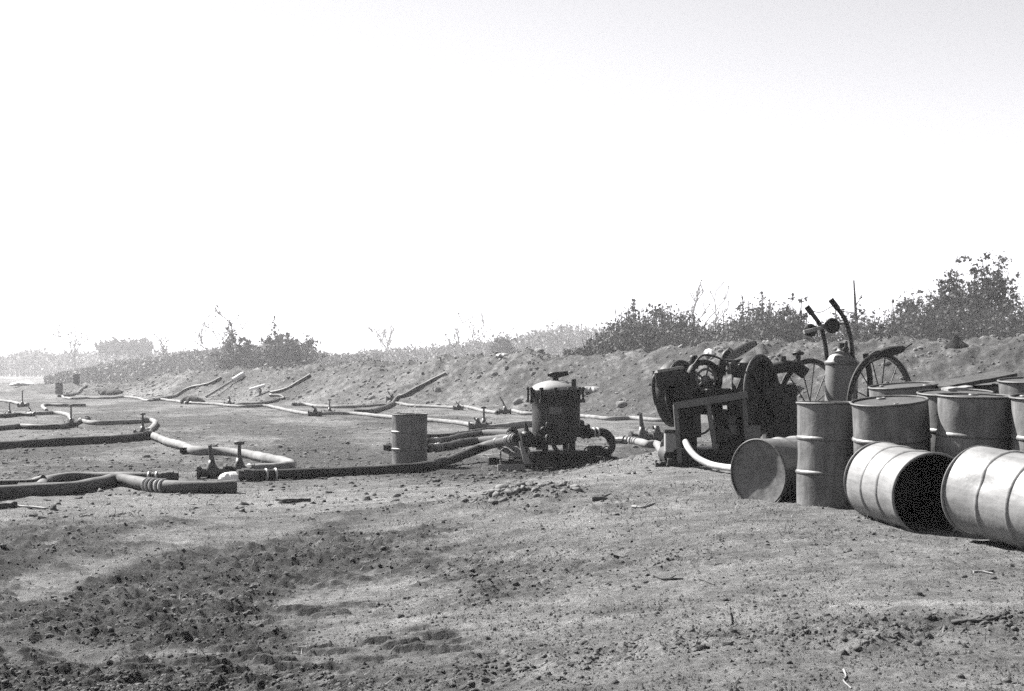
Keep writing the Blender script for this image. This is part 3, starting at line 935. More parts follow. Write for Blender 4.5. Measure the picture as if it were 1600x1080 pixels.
def valve(label, px, py, h, d=(1, 0, 0), r=.08, material=None, off=0.0, style='tee', pos=None, lean=(0, 0)):
    g = pos if pos is not None else G(px, py, 0)
    material = material or M_BRASS
    root = thing('gate_valve', label, 'valve', g + Vector((0, 0, off)), 'hose valves')
    d = Vector((d[0], d[1], 0)).normalized()
    c = Vector((0, 0, r * 1.1))
    m = MB()
    m.tube([c - d * r * 2.6, c + d * r * 2.6], r * .95, 14)
    prof = [(1e-4, -r * 1.5), (r * .9, -r * 1.3), (r * 1.35, -r * .5), (r * 1.4, 0), (r * 1.2, r * .8), (r * .75, r * 1.6), (r * .55, r * 2.4), (1e-4, r * 2.4)]
    m.lathe(prof, 14, Matrix.Translation(c)); m.build('body', material, root)
    for s_ in (-1, 1):
        m = MB(); m.lathe([(r * .6, -r * .22), (r * 1.45, -r * .22), (r * 1.45, r * .22), (r * .6, r * .22)], 14, axisM(c + d * r * 2.5 * s_, d), smooth=False)
        m.build('flange', material, root)
    t = Vector((lean[0], lean[1], h))
    m = MB(); m.tube([c + Vector((0, 0, r * 2)), t], [r * .42, r * .3], 8); m.build('stem', material, root)
    m = MB()
    if style == 'tee':
        m.tube([t - Vector((r * .9, 0, 0)), t, t + Vector((r * .9, 0, 0))], [r * .25, r * .42, r * .25], 8)
    elif style == 'lever':
        m.tube([t + Vector((0, 0, -.02)), t + Vector((-.05, 0, .07)), t + Vector((-.09, 0, .14))], [r * .4, r * .32, r * .22], 8)
    else:
        m.tube([c + Vector((0, 0, r * 2.2)), t + Vector((0, 0, r * .2))], [r * .55, r * .34], 8)
    m.build('handle', material, root)
    return root

# foreground hoses
hose('long dark hose running from the twin valves to the filter tank inlet',
     [(392, 743), (450, 741), (520, 738), (600, 735), (660, 730), (695, 722), (730, 709, .08), (765, 695, .22), at(803, 687, 20.35)],
     .078, M_HOSED, bands=(.22, .36, -.25, -.4, -1.2))
hose('thick grey hose in front with bright bands left of the twin valves',
     [(369, 760), (330, 761), (280, 761), (235, 758), (205, 752), (178, 750), (145, 757), (100, 764), (50, 766), (0, 770), (-60, 776)],
     .085, M_HOSEM, ends=(False, True), bands=(.98, 1.06, 1.17, 1.26, 1.34))
hose('dark hose looping behind the thick grey front hose',
     [(258, 746), (215, 746), (170, 745), (120, 745), (84, 748), (70, 754), (62, 761), (30, 763)], .07, M_HOSEM, ends=(True, False), bands=(.12, .22))
hose('short dark hose tail poking up at far left of the front hoses',
     [(68, 749, .06), (56, 753, .02), (40, 756), (0, 757), (-50, 757)], .06, M_HOSED, ends=(False, False))
hose('pale hose winding up from the twin valves to the left junction',
     [(376, 737), (410, 733), (440, 731), (454, 727), (447, 722), (420, 717), (385, 710), (350, 706), (318, 705), (300, 703), (284, 696), (262, 690), (236, 680)],
     .085, M_HOSEP, bands=(.2,))
hose('straight dark hose leading left from the left junction',
     [(226, 681), (170, 687), (100, 690), (40, 694), (0, 697), (-60, 700)], .095, M_HOSED)
hose('short pale crooked hose rising behind the left junction',
     [(232, 675), (238, 668), (243, 661), (238, 657), (228, 657)], .075, M_HOSEP)
hose('thin pale hose running left from the crooked hose',
     [(222, 658), (190, 660), (150, 661), (128, 658)], .075, M_HOSEP)
hose('dark hose pair end lying slanted at the left junction valve',
     [(136, 655), (120, 660), (104, 664), (88, 667), (50, 667), (30, 666), (0, 669), (-40, 671)], .075, M_HOSED)
hose('pale curving hose with a hook at its right end on the left flat',
     [(111, 659), (110, 652), (100, 647), (85, 645), (60, 646), (48, 647)], .075, M_HOSEP)
hose('dark hose between the two small valves at far left',
     [(46, 648), (30, 648), (15, 649), (0, 650), (-30, 650)], .075, M_HOSED)
hose('far pale hose stub with kinked end on the left flat', [(134, 633), (100, 633), (70, 633), (68, 637), (73, 641)], .075, M_HOSEP, ends=(False, False))
hose('far pale hose running to the left edge valve', [(44, 632), (30, 631), (18, 628), (0, 626), (-20, 625)], .075, M_HOSEP, ends=(False, False))
# lines along the foot of the berm
hose('pale hose along the berm foot from the far drum to the dark bundle',
     [(96, 619), (110, 623), (136, 622), (165, 622), (192, 620), (214, 622), (232, 626), (250, 624), (275, 627), (292, 630)], .075, M_HOSEP, wig=.15)
hose('long pale hose along the berm foot left of centre',
     [(300, 630), (330, 631), (360, 634), (385, 635), (415, 634), (445, 640), (470, 645), (490, 648)], .07, M_HOSEP, wig=.12)
hose('pale hose continuing from the small valve toward the lone drum',
     [(500, 647), (520, 646), (548, 646), (575, 648), (612, 652), (650, 655), (690, 658), (720, 661), (746, 666)], .07, M_HOSEP, wig=.1)
hose('rear pale hose line nearest the berm slope',
     [(462, 632), (480, 632), (500, 635), (540, 636), (580, 634), (612, 631), (650, 634), (690, 636), (714, 637)], .07, M_HOSEP, wig=.12)
hose('wavy pale hose ending at the valve left of the filter tank',
     [(722, 635), (735, 637), (755, 642), (776, 645)], .07, M_HOSEP)
hose('pale hose passing behind the filter tank to the pump',
     [(800, 641), (815, 645), (850, 647), (905, 650), (950, 654), (985, 653), (1020, 656), (1050, 657)], .07, M_HOSEP, wig=.08)
hose('dark hose loop below the white tee on the berm foot',
     [(358, 632), (385, 632), (410, 630), (432, 626), (444, 623), (438, 619), (425, 618)], .075, M_HOSED, wig=.1)
hose('dark hose lying up the left part of the berm', [(240, 625), (262, 621), (280, 615), (300, 606), (325, 600), (346, 591)], .095, M_RUBBER, ends=(False, False))
hose('dark hose climbing the berm right of the white tee', [(424, 615), (445, 609), (462, 601), (485, 587)], .10, M_RUBBER, ends=(False, False))
hose('long dark hose climbing the berm behind the lone drum',
     [(555, 644), (580, 643), (598, 638), (615, 629), (635, 617), (660, 603), (697, 584)], .10, M_RUBBER, ends=(False, False))
hose('faint dark hose climbing the berm end by the far drums', [(92, 619), (110, 617), (124, 612), (136, 603)], .10, M_HOSED, ends=(False, False))
# hoses behind the lone drum and around the filter
hose('upper short dark hose behind the lone drum', [(676, 691), (700, 687), (725, 681), (760, 676), at(800, 677, 21.6)], .075, M_HOSED, bands=(.1, .2, .3))
hose('lower short dark hose behind the lone drum', [(676, 701), (700, 697), (725, 691), (755, 688), at(800, 684, 21.2)], .078, M_HOSED, bands=(.1, .2, .3))
hose('thin dark hose running left behind both short hoses', [(800, 672), (760, 672), (725, 677), (700, 681), (670, 682), (630, 683)], .06, M_HOSED, ends=(False, False))
hose('pale hose from the rear valve to the filter tank', [(764, 669), (785, 667), (805, 664), (840, 662)], .10, M_HOSEP, ends=(False, False))
hose('pale hose piece between filter elbow and pump with ribbed coupling', [(978, 689), (995, 690), (1012, 694), (1030, 697), (1044, 696)], .085, M_HOSEP, bands=(.02, .12, .22, .36))
hose('curved white hose hanging from the pump frame down to the dirt',
     [at(1071, 690, 14.75), at(1077, 702, 14.6), at(1090, 716, 14.4), at(1110, 726, 14.2), at(1132, 730, 13.9), at(1152, 732, 13.5)], .036, M_HOSEW, ends=(False, False), group=None)

# valves
valve('left one of the two tall handled valves in front', 331, 747, .46, (1, .1), .075, style='stem', lean=(-.03, 0))
valve('right one of the two tall handled valves in front', 374, 746, .50, (1, .1), .08, style='tee')
valve('valve at the left hose junction', 223, 683, .55, (1, .1), .075, style='tee')
valve('valve beside the hooked pale hose on the left flat', 111, 667, .6, (1, .3), .07, style='tee')
valve('small valve at the right end of the far-left dark hose', 47, 650, .25, (1, 0), .065, style='lever')
valve('small valve left of its twin on the far-left dark hose', 15, 651, .5, (1, 0), .065, style='tee')
valve('distant valve with thin stem on the left flat', 35, 636, .75, (1, 0), .075, style='tee')
valve('valve on the berm foot hose left of the lone drum', 515, 648, .55, (1, .2), .075, style='tee')
valve('low valve where two berm foot hoses meet', 492, 651, .25, (1, .2), .09, style='lever')
valve('low dark valve at the left end of the dark hose loop', 358, 635, .45, (1, .2), .09, style='stem')
valve('slanted handle valve on the rear hose left of the filter', 789, 647, .5, (1, .1), .085, style='lever', lean=(-.1, 0))
valve('round coupling valve at the left end of the wavy hose', 716, 641, .22, (1, .1), .08, style='lever')
valve('stem valve behind the short dark hoses', 756, 670, .58, (1, .1), .08, style='tee')
valve('low valve body beside the stem valve behind the short hoses', 746, 672, .2, (1, .1), .09, style='lever')
valve('stem valve between the filter elbow and the pump', 1003, 692, .62, (1, .2), .10, style='stem', lean=(-.03, 0))
valve('low valve against the pump base', 1026, 690, .2, (1, .2), .10, style='lever')
valve('small coupling on the pale line behind the filter tank', 612, 628, .35, (1, .2), .10, style='lever', lean=(-.1, 0))

# ------------------------------------------------------------------ filter separator on its skid
def filter_unit():
    base = on_ground(868, 20.5); base.z = CAMZ - (731 - HOR) / F * 20.5
    yaw = math.radians(16)
    root = thing('filter_separator', 'dark upright filter tank with bright domed lid on a low skid', 'filter tank', base, None, rotz(yaw))
    # skid
    for y in (-.36, .36):
        m = MB(); m.box((-.02, y, .10), (2.0, .10, .12)); m.build('skid_rail', M_STEEL, root)
    for x in (-.85, -.3, .3, .85):
        m = MB(); m.box((x, 0, .165), (.10, .80, .035)); m.build('cross_beam', M_STEEL, root)
    m = MB(); m.box((0, 0, .20), (1.1, .6, .02)); m.build('deck_plate', M_STEEL, root)
    for x, s_ in ((-.62, -1), (-.95, -1), (.42, -1), (.72, -1)):       # lifting loops along the skid
        m = MB(); m.tube(smooth_path([(x - .07, -.4, .14), (x - .07, -.4, .30), (x, -.4, .35), (x + .07, -.4, .30), (x + .07, -.4, .14)], .03), .011, 6); m.build('lifting_loop', M_STEEL, root)
    m = MB(); m.box((-.86, -.44, .055), (.44, .03, .10)); m.build('end_board', M_PALEBOX, root)
    m = MB(); m.add([(-.66, -.46, .10), (-.74, -.46, .45), (-.70, -.46, .45), (-.54, -.46, .10), (-.66, -.43, .10), (-.74, -.43, .45), (-.70, -.43, .45), (-.54, -.43, .10)],
                    [(0, 1, 2, 3)[::-1], (4, 5, 6, 7), (0, 4, 5, 1)[::-1], (1, 5, 6, 2)[::-1], (2, 6, 7, 3)[::-1], (3, 7, 4, 0)[::-1]]); m.build('gusset', M_PALEBOX, root)
    # tank
    R = .375
    prof = [(1e-4, .36), (.14, .37), (.27, .42), (.345, .50), (R, .60), (R, .75), (R, .95), (R, 1.14), (R + .012, 1.15), (R + .012, 1.17)]
    m = MB(); m.lathe(prof, 48); m.build('tank', M_TANK, root)
    m = MB(); m.lathe([(R - .02, 1.17), (R + .045, 1.17), (R + .05, 1.185), (R + .05, 1.235), (R + .045, 1.25), (R - .02, 1.25)], 48, smooth=False); m.build('flange_ring', M_TANK, root)
    m = MB(); m.lathe([(R + .03, 1.25), (R + .02, 1.275), (R - .02, 1.31), (R - .1, 1.355), (R - .2, 1.385), (.08, 1.40), (1e-4, 1.402)], 48); lid = m.build('domed_lid', M_PALEBOX, root)
    for k in range(12):                                   # swing bolts
        a = k * math.pi / 6 + .2
        c = Vector((math.cos(a), math.sin(a), 0)) * (R + .065)
        m = MB(); m.tube([c + Vector((0, 0, 1.05)), c + Vector((0, 0, 1.29))], .018, 6)
        m.box(c + Vector((0, 0, 1.27)), (.055, .055, .04)); m.box(c + Vector((0, 0, 1.07)), (.06, .06, .05)); m.build('swing_bolt', M_STEEL, root)
    m = MB(); m.tube([(0, 0, 1.39), (0, 0, 1.46)], .05, 10); m.tube([(-.13, .02, 1.49), (.0, 0, 1.48), (.20, -.03, 1.52)], [.025, .055, .04], 10)
    m.torus(.085, .014, axisM((-.02, 0, 1.5), (0, .3, 1)), 20, 6); m.build('vent_valve', M_STEEL, lid)
    for k in range(4):
        a = k * math.pi / 2 + .7
        c = Vector((math.cos(a), math.sin(a), 0)) * .31
        m = MB(); m.box((c.x, c.y, .36), (.09, .06, .42), rotz(a)); m.build('leg', M_STEEL, root)
    m = MB(); m.tube([(.17, -R - .03, .30), (.17, -R - .03, 1.33)], .026, 10); m.tube([(.17, -R - .03, 1.30), (.17, -R - .03, 1.42)], .04, 8); m.build('drain_pipe', M_STEEL, root)
    m = MB(); m.tube([(.30, -.28, .55), (.30, -.28, 1.05)], .02, 8); m.build('sight_glass', M_STEEL2, root)
    for (x, z, r_) in ((-.20, .70, .075), (-.30, .62, .06), (-.12, .60, .06)):
        m = MB(); m.lathe([(r_, 0), (r_, .05), (r_ * .8, .06), (1e-4, .06)], 18, axisM((x, -R * .92, z), (x * 1.2, -1, 0))); m.build('gauge', M_STEEL, root)
    for (x, z, r2, L2) in ((-.05, .52, .07, .16), (.10, .50, .055, .2), (-.22, .50, .06, .14), (.24, .58, .05, .12)):
        m = MB(); m.tube([(x, -R * .85, z), (x, -R - L2, z)], r2, 12); m.lathe([(r2 * .6, 0), (r2 * 1.5, 0), (r2 * 1.5, .03), (r2 * .6, .03)], 14, axisM((x, -R - L2 * .6, z), (0, -1, 0)), smooth=False); m.build('side_port', M_STEEL, root)
    m = MB(); m.tube(smooth_path([(-.22, -R - .14, .50), (-.2, -R - .2, .36), (-.1, -R - .2, .27), (.1, -R - .2, .27)], .03), .035, 10); m.build('drain_line', M_STEEL, root)
    m = MB(); m.box((-.12, -R - .008, .93), (.2, .012, .12)); m.build('name_plate', M_STEEL2, root)
    m = MB(); m.box((0, -.02, .245), (.9, .5, .07)); m.build('drip_tray', M_STEEL, root)
    # inlet manifold on the left
    m = MB(); m.tube([(-.30, -.12, .46), (-.52, -.16, .46), (-.66, -.18, .46)], .085, 14)
    for x in (-.40, -.53, -.64):
        m.lathe([(.05, -.02), (.125, -.02), (.125, .02), (.05, .02)], 16, axisM((x, -.14 + (x + .4) * .12, .46), (1, .1, 0)), smooth=False)
    m.lathe([(1e-4, -.13), (.10, -.1), (.13, 0), (.10, .1), (.06, .14), (1e-4, .14)], 16, Matrix.Translation((-.53, -.16, .46))); inl = m.build('inlet_valve', M_STEEL, root)
    m = MB(); m.tube([(-.53, -.16, .58), (-.55, -.16, .74)], [.05, .012], 8); m.build('valve_handle', M_STEEL, inl)
    m = MB(); m.tube([(-.53, -.16, .34), (-.53, -.16, .17)], .03, 8); m.build('support_post', M_STEEL, root)
    # outlet elbow on the right
    m = MB(); m.tube([(.28, 0, .66), (.42, 0, .63), (.52, 0, .57), (.60, 0, .53)], .085, 14)
    for (x, z) in ((.40, .64), (.50, .58)):
        m.lathe([(.05, -.025), (.13, -.025), (.13, .025), (.05, .025)], 16, axisM((x, 0, z), (1, 0, -.4)), smooth=False)
    m.build('outlet_elbow', M_STEEL, root)
    m = MB(); m.tube(smooth_path([(.58, 0, .54), (.70, -.02, .56), (.82, -.04, .55), (.91, -.06, .46), (.92, -.08, .33), (.84, -.1, .24), (.70, -.12, .25)], .03), .07, 14); ub = m.build('u_bend', M_RUBBER, root)
    for x in (.64, .71):
        m = MB(); m.torus(.073, .011, axisM((x, -.015, .557), (1, 0, .05)), 20, 6, 1.5); m.build('clamp_band', M_BAND, ub)
    m = MB(); m.box((.62, -.12, .27), (.22, .16, .16)); m.build('drain_box', M_STEEL, root)
filter_unit()

# ------------------------------------------------------------------ pump engine with two round reels
def pump_unit():
    Y = 15.3; s = F / Y
    base = on_ground(1120, Y); base.z = CAMZ - (735 - HOR) / s
    root = thing('pump_engine', 'dark skid pump engine with two big round reels and a tube frame', 'pump engine', base)
    def p(px, py, dy=0.0): return Vector(((px - 1120) / s, dy, (735 - py) / s))
    # skid base
    for dy in (-.28, .5):
        m = MB(); m.box(p(1118, 722, dy), (1.22, .10, .12)); m.build('skid_rail', M_STEEL, root)
    m = MB(); m.box(p(1122, 708, .1), (1.05, .66, .13)); m.build('base_tray', M_STEEL, root)
    m = MB(); m.tube([p(1047, 712, -.22), p(1047, 712, .40)], .10, 16); m.build('skid_nose', M_STEEL, root)
    # front tube frame
    r_ = .036
    for (a, b) in (((1049, 632), (1056, 720)), ((1098, 624), (1110, 700)), ((1153, 617), (1160, 700))):
        m = MB(); m.box((p(*a, -.36) + p(*b, -.36)) / 2, ((p(*b) - p(*a)).length, .05, .062), (p(*b) - p(*a)).to_track_quat('X', 'Y').to_matrix()); m.build('frame_post', M_STEEL2, root)
    a, b = p(1046, 633, -.385), p(1158, 616, -.385)
    m = MB(); m.box((a + b) / 2, ((b - a).length, .06, .085), (b - a).to_track_quat('X', 'Z').to_matrix()); m.build('frame_rail', M_STEEL2, root)
    m = MB(); m.box(p(1105, 703, -.36), (.9, .05, .05)); m.build('frame_rail', M_STEEL, root)
    # reels: dark discs with raised rims
    ax = Vector((.80, -.60, .04)).normalized()
    for (px, py, dy, R) in ((1068, 616, .22, .40), (1188, 616, -.02, .465)):
        c = p(px, py, dy)
        m = MB(); m.lathe([(1e-4, .03), (.10, .035), (.12, .0), (.30, -.01), (R - .07, .0), (R - .06, .03)], 44, axisM(c, ax))
        m.lathe([(1e-4, -.16), (.2, -.16), (R - .06, -.15)], 44, axisM(c, ax)); rl = m.build('reel', M_RUBBER, root)
        m = MB(); m.lathe([(R - .065, -.15), (R - .03, -.16), (R, -.13), (R, .01), (R - .03, .045), (R - .065, .03)], 56, axisM(c, ax)); m.build('reel_rim', M_STEEL, rl)
        m = MB(); m.torus(R + .004, .012, axisM(c + ax * .02, ax), 56, 6); m.build('rim_edge', M_STEEL2, rl)
        for k in range(6):
            a_ = k * math.pi / 3 + .3; mm = axisM(c, ax)
            m = MB(); m.tube([mm @ Vector((.08 * math.cos(a_), .08 * math.sin(a_), .03)), mm @ Vector(((R - .05) * math.cos(a_), (R - .05) * math.sin(a_), .03))], .022, 6); m.build('reel_spoke', M_RUBBER, rl)
        m = MB(); m.lathe([(.075, .02), (.075, .09), (.05, .11), (1e-4, .11)], 18, axisM(c, ax)); m.build('hub', M_STEEL, rl)
    # engine
    m = MB(); m.box(p(1100, 628, .14), (.42, .5, .30)); m.box(p(1072, 686, .05), (.22, .4, .26)); m.build('engine_block', M_STEEL, root)
    R1 = Matrix.Rotation(-.16, 3, 'Y')
    m = MB(); m.box(p(1043, 589, -.22), (.37, .42, .21), R1, .03); hood = m.build('fuel_box', M_STEEL, root)
    m = MB(); m.tube(smooth_path([p(1022, 584, -.28), p(1017, 592, -.3), p(1017, 612, -.3), p(1021, 632, -.3)], .03), .022, 8); m.build('hanging_lever', M_STEEL, root)
    m = MB(); m.tube([p(1016, 582, -.24), p(1034, 579, -.24), p(1046, 578, -.24)], .02, 8); m.build('bracket_bar', M_STEEL2, root)
    gc = p(1098, 594, -.1); gx = Vector((.45, -.9, .05)).normalized()
    m = MB(); m.torus(.215, .036, axisM(gc, gx), 40, 8, 1.6); gd = m.build('flywheel_guard', M_STEEL, root)
    m = MB(); m.torus(.13, .014, axisM(gc + Vector((.02, -.03, 0)), gx), 32, 6); m.lathe([(.06, 0), (.06, .05), (1e-4, .05)], 16, axisM(gc, gx))
    for k in range(5):
        a = k * 1.2566; mm = axisM(gc, gx)
        m.tube([mm @ Vector((.04 * math.cos(a), .04 * math.sin(a), .02)), mm @ Vector((.21 * math.cos(a), .21 * math.sin(a), .02))], .014, 6)
    m.build('fan_wheel', M_STEEL2, gd)
    m = MB(); m.tube(smooth_path([p(1066, 598, -.26), p(1064, 606, -.28), p(1058, 612, -.28)], .03), .012, 6); m.build('fuel_line', M_PALEBOX, root)
    # pipes on top between the reels
    for (a, b, w) in (((1112, 574), (1166, 560), .022), ((1118, 584), (1162, 570), .016), ((1122, 562), (1172, 566), .014)):
        m = MB(); m.tube([p(*a, -.05), p(*b, .0)], w, 8); m.build('top_pipe', M_STEEL2, root)
    m = MB(); m.box(p(1143, 600, -.2), (.06, .05, .27)); m.build('bracket_plate', M_PALEBOX, root)
    m = MB(); m.box(p(1150, 576, -.12), (.22, .25, .14)); m.box(p(1170, 650, .2), (.34, .4, .5)); m.build('pump_housing', M_STEEL, root)
    m = MB(); m.box(p(1137, 660, -.2), (.12, .08, .26)); m.lathe([(.09, 0), (.09, .06), (1e-4, .07)], 16, axisM(p(1137, 672, -.25), (0, -1, 0))); m.build('control_panel', M_STEEL2, root)
    # clutter of the engine: canisters, exhaust, cables, belts, bolts
    for (px, py, dy, r2, L2) in ((1082, 566, -.12, .05, .16), (1126, 574, -.10, .045, .2), (1136, 632, -.30, .05, .22), (1124, 650, -.32, .04, .18), (1070, 650, -.30, .055, .2)):
        m = MB(); m.lathe([(1e-4, -L2 / 2), (r2, -L2 / 2), (r2, L2 / 2 - .02), (r2 * .8, L2 / 2), (1e-4, L2 / 2)], 16, Matrix.Translation(p(px, py, dy))); m.build('filter_canister', M_STEEL, root)
    m = MB(); m.tube(smooth_path([p(1124, 600, .1), p(1130, 580, .1), p(1134, 556, .12), p(1142, 548, .14)], .03), .035, 10); m.build('exhaust_pipe', M_STEEL, root)
    for pts in ([(1052, 600), (1062, 622), (1080, 640), (1098, 636)], [(1110, 606), (1124, 618), (1140, 612), (1150, 592)], [(1060, 640), (1072, 668), (1092, 676), (1110, 660)],
                [(1120, 640), (1130, 668), (1148, 690), (1156, 702)], [(1076, 572), (1092, 556), (1116, 560), (1128, 572)], [(1146, 570), (1160, 588), (1166, 620), (1160, 650)]):
        m = MB(); m.tube(smooth_path([p(a_, b_, -.34 - .03 * math.sin(a_)) for a_, b_ in pts], .03), .013, 7); m.build('cable', M_RUBBER, root)
    for (px, py, dy, w, h, dd) in ((1064, 612, -.2, .22, .16, .2), (1118, 620, -.1, .3, .2, .3), (1072, 660, -.2, .27, .34, .2), (1122, 668, -.2, .15, .34, .2), (1148, 628, -.15, .2, .3, .25), (1138, 690, -.1, .3, .18, .3), (1086, 612, .1, .5, .3, .3)):
        m = MB(); m.box(p(px, py, dy), (w, dd, h), Matrix.Rotation(.05 * math.sin(px), 3, 'Y')); m.build('casting', M_STEEL, root)
    for k in range(10):
        a_ = k * .628; cc = p(1188, 616, -.02)
        mm = axisM(cc, ax); m = MB(); m.tube([mm @ Vector((.2 * math.cos(a_), .2 * math.sin(a_), -.02)), mm @ Vector((.2 * math.cos(a_), .2 * math.sin(a_), .025))], .016, 6); m.build('bolt', M_STEEL2, root)
    # battery boxes
    m = MB(); m.box(p(1044, 689, -.30), (.155, .16, .225)); bx = m.build('battery_box', M_PALEBOX, root)
    m = MB(); m.box(p(1044, 672, -.30), (.175, .18, .035)); m.build('box_lid', M_STEEL, bx)
    m = MB(); m.box(p(1167, 676, -.34), (.18, .1, .20)); m.build('side_box', M_STEEL2, root)
    # discharge pipework to the right
    m = MB(); m.tube(smooth_path([p(1205, 580, .3), p(1225, 574, .3), p(1250, 573, .3), p(1268, 584, .3)], .03), .075, 12); m.tube([p(1210, 600, .3), p(1240, 640, .3), p(1240, 690, .3)], .11, 12)
    m.tube([p(1232, 574, .3), p(1232, 556, .3)], [.05, .035], 10); pp = m.build('discharge_pipe', M_STEEL, root)
    m = MB(); m.torus(.06, .014, axisM(p(1256, 552, .3), (0, .2, 1)), 20, 6); m.tube([p(1256, 574, .3), p(1256, 550, .3)], .03, 8); m.tube([p(1252, 552, .3), p(1260, 549, .3)], .03, 8); m.build('hand_wheel', M_STEEL, pp)
    m = MB(); m.box(p(1228, 650, .35), (.36, .3, .75)); m.build('shade_box', M_STEEL, root)  # dark box added to stand for the black shadow beside the reel
pump_unit()
plank('wooden_block', 'small dark block of wood in front of the pump skid', 'wood block', at(1024, 728, 15.0), at(1040, 729, 15.0), .12, .09, M_LOG)
plank('plank', 'dark splintered board lying flat in front of the pump', 'board', at(1060, 737, 14.6), at(1100, 735, 14.8), .14, .05, M_LOG)

# ------------------------------------------------------------------ wheeled fire extinguisher cart
def cart():
    Y = 15.6; s = F / Y
    base = on_ground(1320, Y); base.z = CAMZ - (712 - HOR) / s
    root = thing('wheeled_extinguisher', 'cart with two tall spoked wheels carrying an upright gas cylinder and curved handles', 'wheeled extinguisher', base)
    def p(px, py, dy=0.0): return Vector(((px - 1320) / s, dy, (712 - py) / s))
    ax = Vector((.60, -.80, 0)).normalized()
    Rw = .60
    cs = [p(1277, 640, .35), p(1363, 632, -.38)]
    for c in cs:
        M = axisM(c, ax)
        m = MB(); m.torus(Rw, .030, M, 72, 8); wh = m.build('wheel', M_RUBBER, root)
        m = MB(); m.lathe([(Rw - .028, -.026), (Rw - .036, -.026), (Rw - .036, .026), (Rw - .028, .026)], 72, M, smooth=False); m.build('rim', M_STEEL2, wh)
        m = MB(); m.lathe([(1e-4, -.07), (.035, -.07), (.035, -.05), (.055, -.05), (.055, .05), (.035, .05), (.035, .07), (1e-4, .07)], 16, M); m.build('hub', M_STEEL, wh)
        for k in range(14):
            a = 2 * math.pi * k / 14 + .1
            m = MB(); m.tube([M @ Vector((.05 * math.cos(a), .05 * math.sin(a), .02 * (-1) ** k)), M @ Vector(((Rw - .03) * math.cos(a), (Rw - .03) * math.sin(a), 0))], .0075, 5, cap=False)
            m.build('spoke', M_STEEL, wh)
    m = MB(); m.tube([cs[0], cs[1]], .03, 10); m.build('axle', M_STEEL, root)
    # cylinder, slightly leaning
    t = Vector((.02, .0, 1)).normalized()
    b0 = p(1313, 690)
    M = axisM(b0, t); Rc = .195
    m = MB(); m.lathe([(1e-4, 0), (Rc * .8, .01), (Rc, .05), (Rc, .3), (Rc, .6), (Rc, .90), (Rc * .97, .97), (Rc * .8, 1.04), (Rc * .45, 1.09), (.06, 1.11), (.06, 1.14)], 40, M); cy = m.build('gas_cylinder', M_CYL, root)
    m = MB(); m.lathe([(Rc + .004, .93), (Rc + .012, .94), (Rc + .012, .975), (Rc - .02, .99)], 40, M); m.build('clamp_ring', M_STEEL2, cy)
    m = MB(); m.tube([M @ Vector((0, 0, 1.10)), M @ Vector((0, 0, 1.20))], .05, 12); m.tube([M @ Vector((-.12, -.02, 1.12)), M @ Vector((.14, -.02, 1.12))], .035, 10)
    m.tube([M @ Vector((-.10, -.02, 1.12)), M @ Vector((-.12, -.02, 1.22))], [.03, .012], 8); m.tube([M @ Vector((.10, -.02, 1.12)), M @ Vector((.12, -.02, 1.20))], [.03, .012], 8); m.build('valve_head', M_STEEL, cy)
    # handles
    h1 = [p(1298, 650, .05), p(1293, 556, .05), p(1287, 520, .05), p(1282, 506, .05), p(1272, 492, .05), p(1262, 479, .05)]
    h2 = [p(1334, 640, -.1), p(1328, 547, -.1), p(1322, 514, -.1), p(1317, 500, -.1), p(1308, 486, -.1), p(1295, 469, -.1)]
    for h in (h1, h2):
        m = MB(); m.tube(smooth_path(h, .04), .027, 10); hb = m.build('handle_bar', M_STEEL, root)
        m = MB(); m.tube([h[-2] + (h[-1] - h[-2]) * .15, h[-1] + (h[-1] - h[-2]) * .02], .036, 10); m.build('grip', M_RUBBER, hb)
    m = MB(); a, b = p(1256, 519, .0), p(1288, 511, .02)
    m.box((a + b) / 2, ((b - a).length, .05, .045), (b - a).to_track_quat('X', 'Z').to_matrix()); m.tube([p(1284, 509, .03), p(1318, 505, -.08)], .018, 8); m.build('cross_bar', M_WOODP, root)
    for (c, r_) in ((p(1268, 516, .06), .080), (p(1299, 509, -.04), .092)):
        m = MB(); m.lathe([(1e-4, -.035), (r_ * .9, -.035), (r_, -.02), (r_, .02), (r_ * .9, .035), (r_ * .3, .03), (1e-4, .045)], 28, axisM(c, (-.35, -.93, .08))); m.build('round_disc', M_RUBBER, root)
    m = MB(); m.tube(smooth_path([p(1263, 481, .05), p(1270, 486, .02), p(1282, 488, -.02), p(1296, 480, -.08), p(1304, 477, -.1)], .03), .006, 5); m.tube([p(1303, 480, -.09), p(1304, 500, -.06)], .008, 5); m.build('cord', M_STEEL2, root)
    # discharge horn resting over the near wheel
    hp = smooth_path([p(1340, 572, -.25), p(1352, 560, -.3), p(1370, 552, -.32), p(1388, 548, -.32), p(1402, 545, -.3)], .03)
    rr_ = np.interp(np.linspace(0, 1, len(hp)), [0, .35, .7, .95, 1], [.03, .055, .06, .04, .02])
    m = MB(); m.tube(hp, list(rr_), 12); m.tube([p(1402, 545, -.3), p(1413, 538, -.29)], .010, 6); m.build('discharge_horn', M_RUBBER, root)
    m = MB(); m.tube(smooth_path([p(1345, 553, -.2), p(1352, 590, -.2), p(1352, 640, -.15), p(1345, 690, -.1)], .04), .035, 10); m.build('supply_hose', M_RUBBER, root)
cart()

